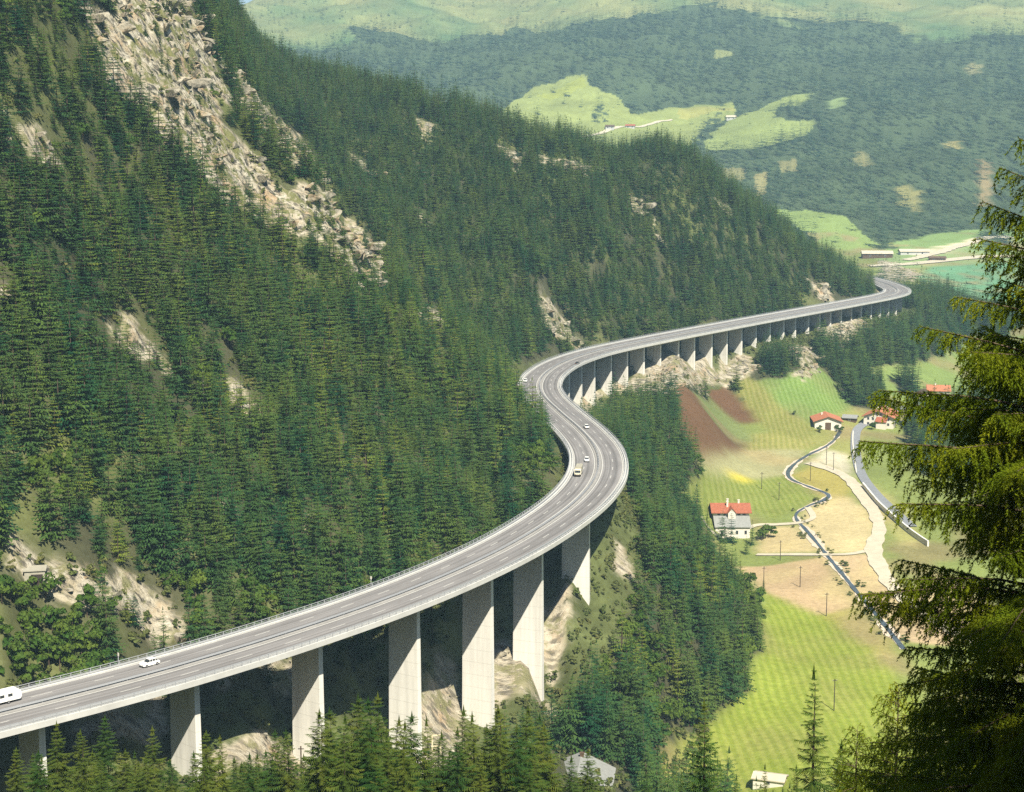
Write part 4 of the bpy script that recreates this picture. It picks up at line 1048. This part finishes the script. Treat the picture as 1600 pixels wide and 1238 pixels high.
ribbon('gravel_track', 'thin pale track across the far hillside meadow', [(895, 201), (930, 198), (975, 190), (1010, 183), (1050, 178)], 7, M['gravel'], .8, .4, 2000.)
# low white kerb wall along the tarmac road and the retaining wall by the track
def wall(name, label, pts_px, h, th_, material, cat='wall', ymin=420.):
    P = np.array([pick(x, y, ymin) for x, y in pts_px]); L, S = smooth_line(P, 2.0)
    T = np.gradient(L, axis=0); T /= np.linalg.norm(T, axis=1)[:, None]; Nn = np.c_[T[:, 1], -T[:, 0]]
    V = []
    for i in range(len(L)):
        g = gz1(*L[i])
        for o, z in ((-th_, -1), (th_, -1), (th_, h), (-th_, h)):
            q = L[i] + Nn[i] * o; V.append((q[0], q[1], g + z))
    F = [(a * 4 + k, a * 4 + (k + 1) % 4, a * 4 + 4 + (k + 1) % 4, a * 4 + 4 + k) for a in range(len(L) - 1) for k in range(4)] + [(0, 1, 2, 3), ((len(L) - 1) * 4 + 3, (len(L) - 1) * 4 + 2, (len(L) - 1) * 4 + 1, (len(L) - 1) * 4)]
    o = link(name, np_mesh(name, V, F, material)); return props(o, label, cat)
wall('parapet_wall', 'low white parapet wall along the left side of the tarmac road', [(1338, 740), (1334, 710), (1332, 690), (1333, 676)], .9, .3, M['plaster'])
wall('retaining_wall', 'pale stone retaining wall right of the gravel track', [(1348, 764), (1372, 792), (1398, 816), (1425, 838), (1450, 855)], 2.6, .4, M['concrete'])

# ------------------------------------------------------------------ buildings
def house(name, label, cat, loc, rz, w, d, h, pitch, wallm, roofm, over=.8, windows=(), chimneys=(), door=None, trim=M['wood'], thick=.35):
    """gable house: ridge along local y, front gable at -d/2; windows = (face, across, up, w, h)"""
    o = empty(name, loc, rz, label, cat)
    rise = w / 2 * pitch
    mb = MB(); mb.prism([(-w / 2, -3), (w / 2, -3), (w / 2, h), (0, h + rise), (-w / 2, h)], 'y', -d / 2, d / 2); mb.build('wall', wallm, o)
    rb = MB(); e = w / 2 + over; ze = h - over * pitch
    rb.prism([(-e, ze + .02), (0, h + rise + .02), (e, ze + .02), (e, ze + thick), (0, h + rise + thick), (-e, ze + thick)], 'y', -d / 2 - over, d / 2 + over)
    roof = rb.build('roof', roofm, o)
    tb = MB()
    tb.prism([(-e - .01, ze - .22), (0, h + rise - .25), (e + .01, ze - .22), (e + .01, ze - .01), (0, h + rise - .01), (-e - .01, ze - .01)], 'y', -d / 2 - over - .05, -d / 2 - over + .2)
    tb.build('bargeboard', trim, o)
    for face, a, z, ww, hh in windows:
        f = MB(); g = MB()
        if face == 'f': f.box((a, -d / 2, z), (ww + .3, .16, hh + .3)); g.box((a, -d / 2 - .05, z), (ww, .16, hh))
        elif face == 'r': f.box((w / 2, a, z), (.16, ww + .3, hh + .3)); g.box((w / 2 + .05, a, z), (.16, ww, hh))
        else: f.box((-w / 2, a, z), (.16, ww + .3, hh + .3)); g.box((-w / 2 - .05, a, z), (.16, ww, hh))
        wo = f.build('window', M['plaster_grey'], o); g.build('pane', M['glass'], wo)
    for a, y, hh in chimneys:
        c = MB(); zc = h + rise - abs(a) * pitch; c.box((a, y, zc + hh / 2 - .6), (1.0, .8, hh + 1.2)); c.box((a, y, zc + hh + .1), (1.3, 1.1, .2)); c.build('chimney', wallm, o)
    if door:
        db = MB(); db.box((door[0], -d / 2 - .02, door[2] / 2), (door[1], .2, door[2])); db.build('door', M['wood'], o)
    return o
def spot(px, py, ymin=420.):
    x, y = pick(px, py, ymin); return (x, y, gz1(x, y))
# white house with red roof by the stream: ridge across the view, lower wing with a grey roof in front
x, y, z = spot(1142, 838)
o = house('house', 'tall white house with red roof, white dormer and lower grey roofed front wing', 'house', (x + .5, y + 9, z - .5), R(90), 10.5, 16.5, 11.0, .52, M['plaster'], M['tile'], 1.2,
          [('l', a, 9.9, 1.2, 1.4) for a in (-6.0, -3.6, 3.2, 5.8)], [(.2, -4, 1.7), (-2.2, 1.6, 2.6), (.3, 1.2, 2.2)])
# the wing lies at local -x of the turned house (towards the viewer)
wb = MB(); wb.prism([(-11.5, -3), (-5.27, -3), (-5.27, 8.8), (-11.5, 5.2)], 'y', -8, 8); wing = wb.build('front_wing', M['plaster'], o)
wr = MB(); wr.prism([(-12.2, 4.95), (-5.3, 8.95), (-5.3, 9.25), (-12.2, 5.25)], 'y', -8.5, 8.5); wr.build('wing_roof', M['shingle'], wing)
for a in (-6, -2, 5.0):
    f = MB(); f.box((-11.52, a, 2.6), (.16, 1.3, 1.9)); w_ = f.build('window', M['plaster_grey'], wing); g = MB(); g.box((-11.57, a, 2.6), (.16, 1.0, 1.6)); g.build('pane', M['glass'], w_)
db = MB(); db.prism([(-1.7, 7.5), (1.7, 7.5), (1.7, 11.0), (0, 12.9), (-1.7, 11.0)], 'x', -7.4, -2.6)
dm = db.build('dormer', M['plaster'], o); dr_ = MB(); dr_.prism([(-2.1, 10.6), (0, 13.0), (2.1, 10.6), (2.1, 10.9), (0, 13.35), (-2.1, 10.9)], 'x', -7.8, -1.4); dr_.build('dormer_roof', M['tile'], dm)
x, y, z = spot(1295, 673)
house('house', 'white farmhouse with broad orange roof and dark gable opening on the meadow edge', 'house', (x, y + 8, z), R(-4), 15.5, 17, 5.2, .36, M['plaster'], M['tile_orange'], 1.1,
      [('f', -4.6, 2.2, 1.2, 1.3), ('f', 4.6, 2.2, 1.2, 1.3), ('r', -3, 2.4, 1.2, 1.3), ('r', 3, 2.4, 1.2, 1.3)], [(-2.5, 3, 1.2)], (0, 3.4, 4.4))
x, y, z = spot(1377, 668)
o = house('house', 'large white farmhouse with orange roof beside the tarmac road, two rows of windows', 'house', (x + 2, y + 9, z), R(-24), 17.5, 19, 6.6, .40, M['plaster'], M['tile_orange'], 1.2,
      [('f', a, zz, 1.1, 1.4) for a in (-6, -3.2, 3.2, 6) for zz in (2.2, 5.2)] + [('l', a, zz, 1.1, 1.4) for a in (-5, 0, 5) for zz in (2.2, 5.2)] + [('f', -1, 7.9, 1, 1.2), ('f', 1.4, 7.9, 1, 1.2)], [(-3.2, 4, 1.5), (-2.4, -1, 1.5), (2.5, 5, 1.4)])
pb = MB(); pb.prism([(-.5, -3), (5.2, -3), (5.2, 4.2), (-.5, 4.2)], 'y', -13.5, -9.55); po = pb.build('porch', M['plaster'], o)
pr_ = MB(); pr_.prism([(-14.1, 3.9), (-9.6, 6.2), (-9.6, 6.5), (-14.1, 4.25)], 'x', -1.0, 5.7); pr_.build('porch_roof', M['tile'], po)
x, y, z = spot(1330, 660)
house('hut', 'small grey roofed timber hut between the two orange roofed farmhouses', 'hut', (x, y + 3, z), R(70), 6.5, 7.5, 2.4, .38, M['wood'], M['shingle'], .8, [('l', 0, 1.3, 1, 1)])
x, y, z = spot(1447, 625)
house('house', 'small white house with dark brown roof on the far right meadow', 'house', (x, y + 4, z), R(-8), 9.5, 9, 3.2, .5, M['plaster'], M['wood'], .8, [('f', -2.2, 1.6, 1, 1.2), ('f', 2.2, 1.6, 1, 1.2)], [], (0, 1.2, 2.1))
x, y, z = spot(1464, 622)
house('house', 'orange roofed house behind the small brown roofed one on the far right meadow', 'house', (x + 3, y + 9, z), R(80), 11, 14, 4.2, .5, M['plaster'], M['tile_orange'], .8, [('l', -3, 2, 1.1, 1.3), ('l', 3, 2, 1.1, 1.3)], [(0, 2, 1.2)])
# barn with a pale grey roof below the viaduct
bx, by, bz_ = pt(957, 1196, 437); gx_ = pt(903, 1173, 437)[0]
house('barn', 'barn with a large pale grey roof at the bottom edge, half hidden by spruces', 'barn', (gx_, 428, bz_ - 5.4), R(-7), 17, 16, 5.2, .46, M['wood'], M['shingle'], .9, [('f', -4, 2, 1.4, 1.4), ('f', 4, 2, 1.4, 1.4)], [(.3, 5.5, 1.3)], (0, 3.5, 3.6))
x, y, z = spot(1205, 1236, 420.)
house('shed', 'low shed with a nearly white roof at the foot of the green meadow', 'shed', (x, y + 3, z + .2), R(70), 5.5, 9, 2.0, .3, M['plaster'], M['gravel'], .5, [('l', 0, 1.3, 1, 1)])
# far farms
for (px, py, w, d, h, rz, wm, rm, lab, nm) in (
        (1370, 403, 12, 34, 5, 86, 'wood', 'gravel', 'long pale roofed barn at the left of the far valley road', 'barn'),
        (1428, 398, 10, 34, 3.5, 92, 'plaster_grey', 'gravel', 'long low pale building beyond the far valley road', 'barn'),
        (1464, 408, 7, 18, 3, 88, 'wood', 'wood', 'dark long shed standing just above the far valley road', 'shed'),
        (1143, 181, 12, 16, 4, 78, 'plaster_grey', 'gravel', 'pale roofed farmhouse by the hedge between the far hillside meadows', 'house'),
        (953, 193, 10, 14, 3.5, 84, 'plaster_grey', 'wood', 'dark roofed farmhouse in the middle of the far hillside meadow', 'house'),
        (985, 191, 10, 15, 3.5, 80, 'plaster_grey', 'tile', 'reddish roofed farm building right of the dark roofed one on the far meadow', 'house'),
        (905, 203, 9, 14, 3, 84, 'plaster_grey', 'gravel', 'low pale roofed barn at the lower left of the far hillside meadow', 'barn')):
    x, y, z = spot(px, py, 1500.)
    house(nm, lab, nm, (x, y, z), R(rz), w, d, h, .45, M[wm], M[rm], 1.0, [('l', -d * .25, h * .45, 1.6, 1.6), ('l', d * .25, h * .45, 1.6, 1.6)], [], None)
# little concrete hut in the rocks above the left end of the viaduct
x, y, z = spot(57, 938, 300.)
o = empty('hut', (x, y, z), R(12), 'small concrete hut with a black opening in the rocks at far left', 'hut')
mb = MB(); mb.box((0, 0, 1.4), (4.6, 4.2, 4.4)); mb.build('wall', M['tarp'], o); mb = MB(); mb.box((0, 0, 3.75), (5.2, 4.8, .3)); mb.build('roof', M['tarp'], o); mb = MB(); mb.box((.5, -2.1, 1.3), (2.6, .14, 3.0)); mb.build('door', M['pole'], o)  # the door is a black panel painting the shade inside the opening
# timber frame under the viaduct
x, y, z = spot(682, 1185, 380.)
o = empty('timber_frame', (x, y, z), R(4), 'pale timber frame standing between two piers below the viaduct', 'frame')
for nm, c, d_ in (('post', (-1.1, 0, 2.2), (.28, .28, 5)), ('post', (1.1, 0, 2.2), (.28, .28, 5)), ('crossbeam', (0, 0, 4.85), (2.6, .3, .3)), ('crossbeam', (0, 0, 1.9), (1.9, .2, .2))):
    mb = MB(); mb.box(c, d_); mb.build(nm, M['wood_pale'], o)
# ------------------------------------------------------------------ utility poles
def pole(px, py, h, label, ymin=420., red=False):
    x, y, z = spot(px, py, ymin)
    o = empty('utility_pole', (x, y, z), R(15), label, 'pole', 'utility poles in the valley')
    mb = MB(); mb.tube([(0, 0, -.8), (0, 0, h)], [.17, .12], 7); mb.build('post', M['bark'] if red else M['pole'], o)
    mb = MB(); mb.box((0, 0, h - .7), (1.7, .14, .16)); cr = mb.build('crossarm', M['pole'], o)
    for a in (-.7, .7):
        mb = MB(); mb.cyl((a, 0, h - .48), .08, .26, 'z', 8); mb.build('insulator', M['plaster'], cr)
for px, py, h, lab in ((1250, 919, 9, 'dark utility pole in the pinkish field left of the stream, the middle one'), (1193, 922, 10, 'dark utility pole beside the lone little spruce in the pinkish field'),
                       (1291, 966, 9.5, 'utility pole at the lower tip of the pinkish field'), (1303, 1113, 11, 'tall utility pole in the bright green meadow behind the slender spruce'),
                       (1219, 879, 9, 'utility pole beside the straight pale lane'), (1190, 764, 9, 'utility pole in the green meadow behind the white house, left one'), (1217, 783, 9, 'utility pole in the green meadow behind the white house, right one'),
                       (1266, 752, 10, 'utility pole in the olive field inside the stream bend'), (1291, 727, 10, 'utility pole on the pale gravel patch, left one'), (1302, 737, 10, 'utility pole on the pale gravel patch, right one'),
                       (1465, 978, 9, 'utility pole beside the gravel track near the big spruce')):
    pole(px, py, h, lab)
x, y, z = pt(470, 1166, 330)
o = empty('utility_pole', (x, y, gz1(x, y)), 0, 'reddish wooden pole rising from the spruces in front of the left piers', 'pole')
mb = MB(); hh = z - gz1(x, y); mb.tube([(0, 0, -1), (0, 0, hh)], [.2, .15], 7); mb.build('post', M['bark'], o); mb = MB(); mb.box((0, 0, hh - .6), (1.2, .14, .16)); mb.build('crossarm', M['pole'], o)
# ------------------------------------------------------------------ trees and bushes of the valley floor
def valley_tree(px, py, h, lab, crown, ch, trunk, name='spruce_tree', wide=1.0, cat='tree', group=None):
    x, y, z = spot(px, py); tree(name, lab, group, x, y, h, crown, ch, trunk, wide=wide, cat=cat)
valley_tree(1193, 926, 6.5, 'lone little dark spruce in the pinkish field', fore_crowns[0], 18.2, mid_trunk)
valley_tree(1128, 846, 15, 'dark spruce in front of the white house, left of a pair', mid_crowns[1], 18, mid_trunk)
valley_tree(1142, 848, 16, 'dark spruce in front of the white house, right of a pair', mid_crowns[0], 18, mid_trunk)
valley_tree(1175, 852, 12, 'spruce at the right front corner of the white house', mid_crowns[2], 18, mid_trunk)
valley_tree(1105, 818, 14, 'narrow dark tree at the left corner of the white house', mid_crowns[2], 18, mid_trunk, wide=.6)
valley_tree(1190, 848, 7, 'round dark bush right of the white house, nearer one', leaf_crowns[0], 9, leaf_trunk, 'bush', 1.2, 'bush')
valley_tree(1200, 842, 7.5, 'round dark bush right of the white house, farther one', leaf_crowns[1], 9, leaf_trunk, 'bush', 1.2, 'bush')
valley_tree(1166, 868, 9, 'dark spruce on the slope below the white house', mid_crowns[3], 18, mid_trunk)
valley_tree(1312, 676, 5, 'dark bush at the right corner of the orange roofed farmhouse', leaf_crowns[2], 9, leaf_trunk, 'bush', 1.3, 'bush')
valley_tree(1281, 676, 4.5, 'dark bush at the left front of the orange roofed farmhouse', leaf_crowns[1], 9, leaf_trunk, 'bush', 1.2, 'bush')
valley_tree(1362, 672, 6, 'bush before the large farmhouse by the tarmac road', leaf_crowns[0], 9, leaf_trunk, 'bush', 1.2, 'bush')
valley_tree(1398, 668, 6.5, 'bush at the right side of the large farmhouse', leaf_crowns[1], 9, leaf_trunk, 'bush', 1.2, 'bush')
valley_tree(1068, 790, 9, 'small dark tree at the edge of the meadow left of the white house', mid_crowns[4], 18, mid_trunk)
for k in range(60):                                    # bushes along the stream
    i = int(rng.integers(int(len(strm) * .02), int(len(strm) * .62))); sd = rng.choice((-1, 1)) * rng.uniform(1.9, 4.5)
    t_ = strm[min(i + 1, len(strm) - 1)] - strm[i]; t_ = t_ / np.linalg.norm(t_)
    x, y = strm[i][0] + t_[1] * sd, strm[i][1] - t_[0] * sd
    o = empty('bush', (x, y, gz1(x, y)), float(rng.uniform(0, 6)), 'low green bush on the bank of the stream', 'bush', 'bushes along the stream')
    c = link('leaves', shrub_crowns[k % 2], o); s = float(rng.uniform(.5, 1.05)); c.scale = (s, s, s * .8)
# pine with a long bare pale trunk on the left slope
x, y = pick(319, 655, 300.)
o = empty('pine_tree', (x, y, gz1(x, y)), 0, 'pine with a long bare pale trunk above the left slope rocks', 'tree')
c = link('crown', leaf_crowns[1], o); c.scale = (.62, .62, .8); c.location = (0, 0, 9.5); c.data = leaf_crowns[1]
tm = trunk_mesh('pine_trunk', 15.5, .34, M['bark_pale'], .98, 7); link('trunk', tm, o)

# ------------------------------------------------------------------ traffic
def on_deck(px, py):
    a, b_, c = ray(px, py); k = -ZC / c; X_, Y_ = k * a, k * b_
    i = int(((CL[:, 0] - X_) ** 2 + (CL[:, 1] - Y_) ** 2).argmin())
    return X_, Y_, math.atan2(CT[i, 1], CT[i, 0])
def wheel(parent, x, y, r, w=.22):
    mb = MB(); mb.cyl((x, y, r), r, w, 'y', 16); t_ = mb.build('wheel', M['rubber'], parent)
    mb = MB(); mb.cyl((x, y + math.copysign(.02, y), r), r * .55, w + .03, 'y', 12); mb.build('hubcap', M['chrome'], t_)
def car(px, py, label, paint, towards=False, s=1.0):
    X_, Y_, a = on_deck(px, py)
    o = empty('car', (X_, Y_, .045), a + (math.pi if towards else 0), label, 'car')
    mb = MB(); w = .84
    def loft(secs, m_): # sections: (x, half width, z0, z1)
        vs = []; fs = []
        for x, hw, z0, z1 in secs: vs += [(x, -hw, z0), (x, hw, z0), (x, hw, z1), (x, -hw, z1)]
        n = len(secs)
        for i in range(n - 1):
            for k in range(4): fs.append((i * 4 + k, i * 4 + (k + 1) % 4, i * 4 + 4 + (k + 1) % 4, i * 4 + 4 + k))
        fs += [(0, 1, 2, 3), (n * 4 - 1, n * 4 - 2, n * 4 - 3, n * 4 - 4)]; m_.add(vs, fs)
    loft([(-2.15, .70, .35, .72), (-1.9, .82, .26, .86), (-.9, .84, .24, .92), (.9, .84, .24, .92), (1.8, .82, .26, .84), (2.15, .72, .34, .70)], mb)
    body = mb.build('body', paint, o)
    mb = MB(); loft([(-1.62, .66, .90, .92), (-1.05, .62, .91, 1.40), (.35, .62, .91, 1.42), (1.0, .66, .90, .92)], mb); cab = mb.build('cabin', M['glass'], o)
    mb = MB(); mb.box((-.35, 0, 1.44), (1.5, 1.26, .07)); 
    for x in (-1.0, -.3, .36): mb.box((x, 0, 1.16), (.09, 1.30, .52), 0, .97)
    mb.build('roof', paint, o)
    for x in (-1.3, 1.3):
        for y in (-.76, .76): wheel(o, x, y, .31)
    for y in (-.58, .58):
        mb = MB(); mb.cyl((2.13, y, .60), .11, .08, 'x', 12); mb.build('headlight', M['chrome'], o)
        mb = MB(); mb.box((-2.13, y, .62), (.07, .22, .14)); mb.build('tail_light', M['red_light'], o)
    for x in (-2.2, 2.2):
        mb = MB(); mb.box((x, 0, .42), (.1, 1.5, .12)); mb.build('bumper', M['chrome'], o)
    o.scale = (s, s, s); return o
car(234, 1040, 'white saloon car on the near left carriageway of the viaduct', M['car_white'], True, 1.05)
car(917, 721, 'white car just behind the cream truck in the first bend', M['car_white'], True, 1.05)
car(916, 669, 'white car on the right carriageway between the two bends', M['car_white'], False, 1.05)
car(821, 597, 'white car at the outer edge of the far bend', M['car_white'], True, 1.05)
car(902, 570, 'dark car on the inner carriageway just past the far bend', M['car_dark'], False, 1.05)
car(1262, 474, 'tiny pale car on the far straight of the viaduct', M['car_cream'], True, 1.05)
# truck with canvas top
X_, Y_, a = on_deck(904, 742)
o = empty('truck', (X_, Y_, .045), a + math.pi, 'cream truck with grey canvas cargo top driving towards the viewer in the first bend', 'truck')
mb = MB(); mb.prism([(2.0, .55), (4.05, .55), (4.15, 1.3), (3.85, 2.35), (3.6, 2.5), (2.0, 2.5)], 'y', -1.12, 1.12); cab = mb.build('cab', M['car_cream'], o)
mb = MB(); mb.prism([(4.17, 1.45), (4.14, 1.40), (3.90, 2.22), (3.93, 2.26)], 'y', -.98, .98); mb.build('windscreen', M['glass'], cab)
for s in (-1, 1):
    mb = MB(); mb.box((2.95, s * 1.12, 1.85), (1.2, .05, .7)); mb.build('side_window', M['glass'], cab)
    mb = MB(); mb.cyl((4.1, s * .85, .95), .16, .1, 'x', 12); mb.build('headlight', M['chrome'], o)
mb = MB(); mb.box((4.12, 0, .62), (.2, 2.3, .28)); mb.build('bumper', M['car_dark'], o)
mb = MB(); mb.box((-1.1, 0, 1.05), (6.0, 2.3, .5)); mb.build('cargo_bed', M['car_cream'], o)
mb = MB(); mb.prism([(-1.14, 1.3), (1.14, 1.3), (1.14, 2.95), (.9, 3.15), (-.9, 3.15), (-1.14, 2.95)], 'x', -4.1, 1.9); mb.build('canvas_top', M['tarp'], o)
mb = MB(); mb.box((-.5, 0, .7), (7.6, .9, .25)); mb.build('chassis', M['pole'], o)
for x in (-3.0, -1.9, 3.0):
    for y in (-1.0, 1.0): wheel(o, x, y, .5, .32)
# caravan at the left edge
X_, Y_, a = on_deck(10, 1098)
o = empty('caravan', (X_, Y_, .045), a, 'white caravan on the viaduct at the left edge of the picture', 'caravan')
mb = MB(); mb.prism([(-2.7, .55), (2.6, .55), (2.95, 1.1), (2.75, 2.35), (2.2, 2.72), (-2.3, 2.72), (-2.85, 2.2), (-2.95, 1.0)], 'y', -1.1, 1.1); cb = mb.build('body', M['car_white'], o)
for s in (-1, 1):
    for x in (-1.4, .4):
        mb = MB(); mb.box((x, s * 1.1, 1.75), (1.0, .05, .6)); mb.build('window', M['glass'], cb)
    mb = MB(); mb.box((2.78, s * .85, 1.25), (.2, .3, .3)); mb.build('tail_light', M['red_light'], cb)
    wheel(o, 0, s * 1.0, .34)
mb = MB(); mb.box((2.84, 0, 1.85), (.12, 1.2, .5)); mb.build('window', M['glass'], cb)
mb = MB(); mb.box((-3.4, 0, .5), (1.6, .12, .12)); mb.build('tow_bar', M['pole'], o)
# signs on the railing
for px, s_off, lab in ((182, -10.9, 'tall white marker post on the outer railing near the left end of the viaduct'), (583, -10.9, 'small white road sign on the railing at the middle of the near spans')):
    i = min(range(0, i_apex), key=lambda q: abs(proj(CL[q, 0] + CN[q, 0] * s_off, CL[q, 1] + CN[q, 1] * s_off, 1)[0] - px))
    p = CL[i] + CN[i] * s_off
    o = empty('sign_post', (p[0], p[1], -.5), math.atan2(CT[i, 1], CT[i, 0]), lab, 'sign')
    mb = MB(); mb.tube([(0, 0, -.1), (0, 0, 3.4)], .09, 6); mb.build('post', M['metal'], o)
    mb = MB(); mb.box((0, 0, 3.0), (.1, .5, .7)); mb.build('sign_panel', M['plaster'], o)
# ------------------------------------------------------------------ haze: one box of even air round everything
hb = MB(); hx0, hx1, hy0, hy1 = xs[0] - 20, xs[-1] + 20, ys[0] - 20, ys[-1] + 20; hz0, hz1 = ZLOW - 4, max(ZTOP, ZC + 20) + 40
hb.box(((hx0 + hx1) / 2, (hy0 + hy1) / 2, (hz0 + hz1) / 2), (hx1 - hx0, hy1 - hy0, hz1 - hz0))
hm_ = bpy.data.materials.new('air'); hm_.use_nodes = True
nt = hm_.node_tree; nt.nodes.clear(); out = nt.nodes.new('ShaderNodeOutputMaterial'); pv = nt.nodes.new('ShaderNodeVolumePrincipled')
pv.inputs['Color'].default_value = (.48, .77, .97, 1); pv.inputs['Density'].default_value = 0.98e-4; pv.inputs['Anisotropy'].default_value = .0
nt.links.new(pv.outputs[0], out.inputs['Volume'])
hz = hb.build('haze', hm_); props(hz, 'thin bluish haze filling the valley air', 'haze', None, 'stuff')
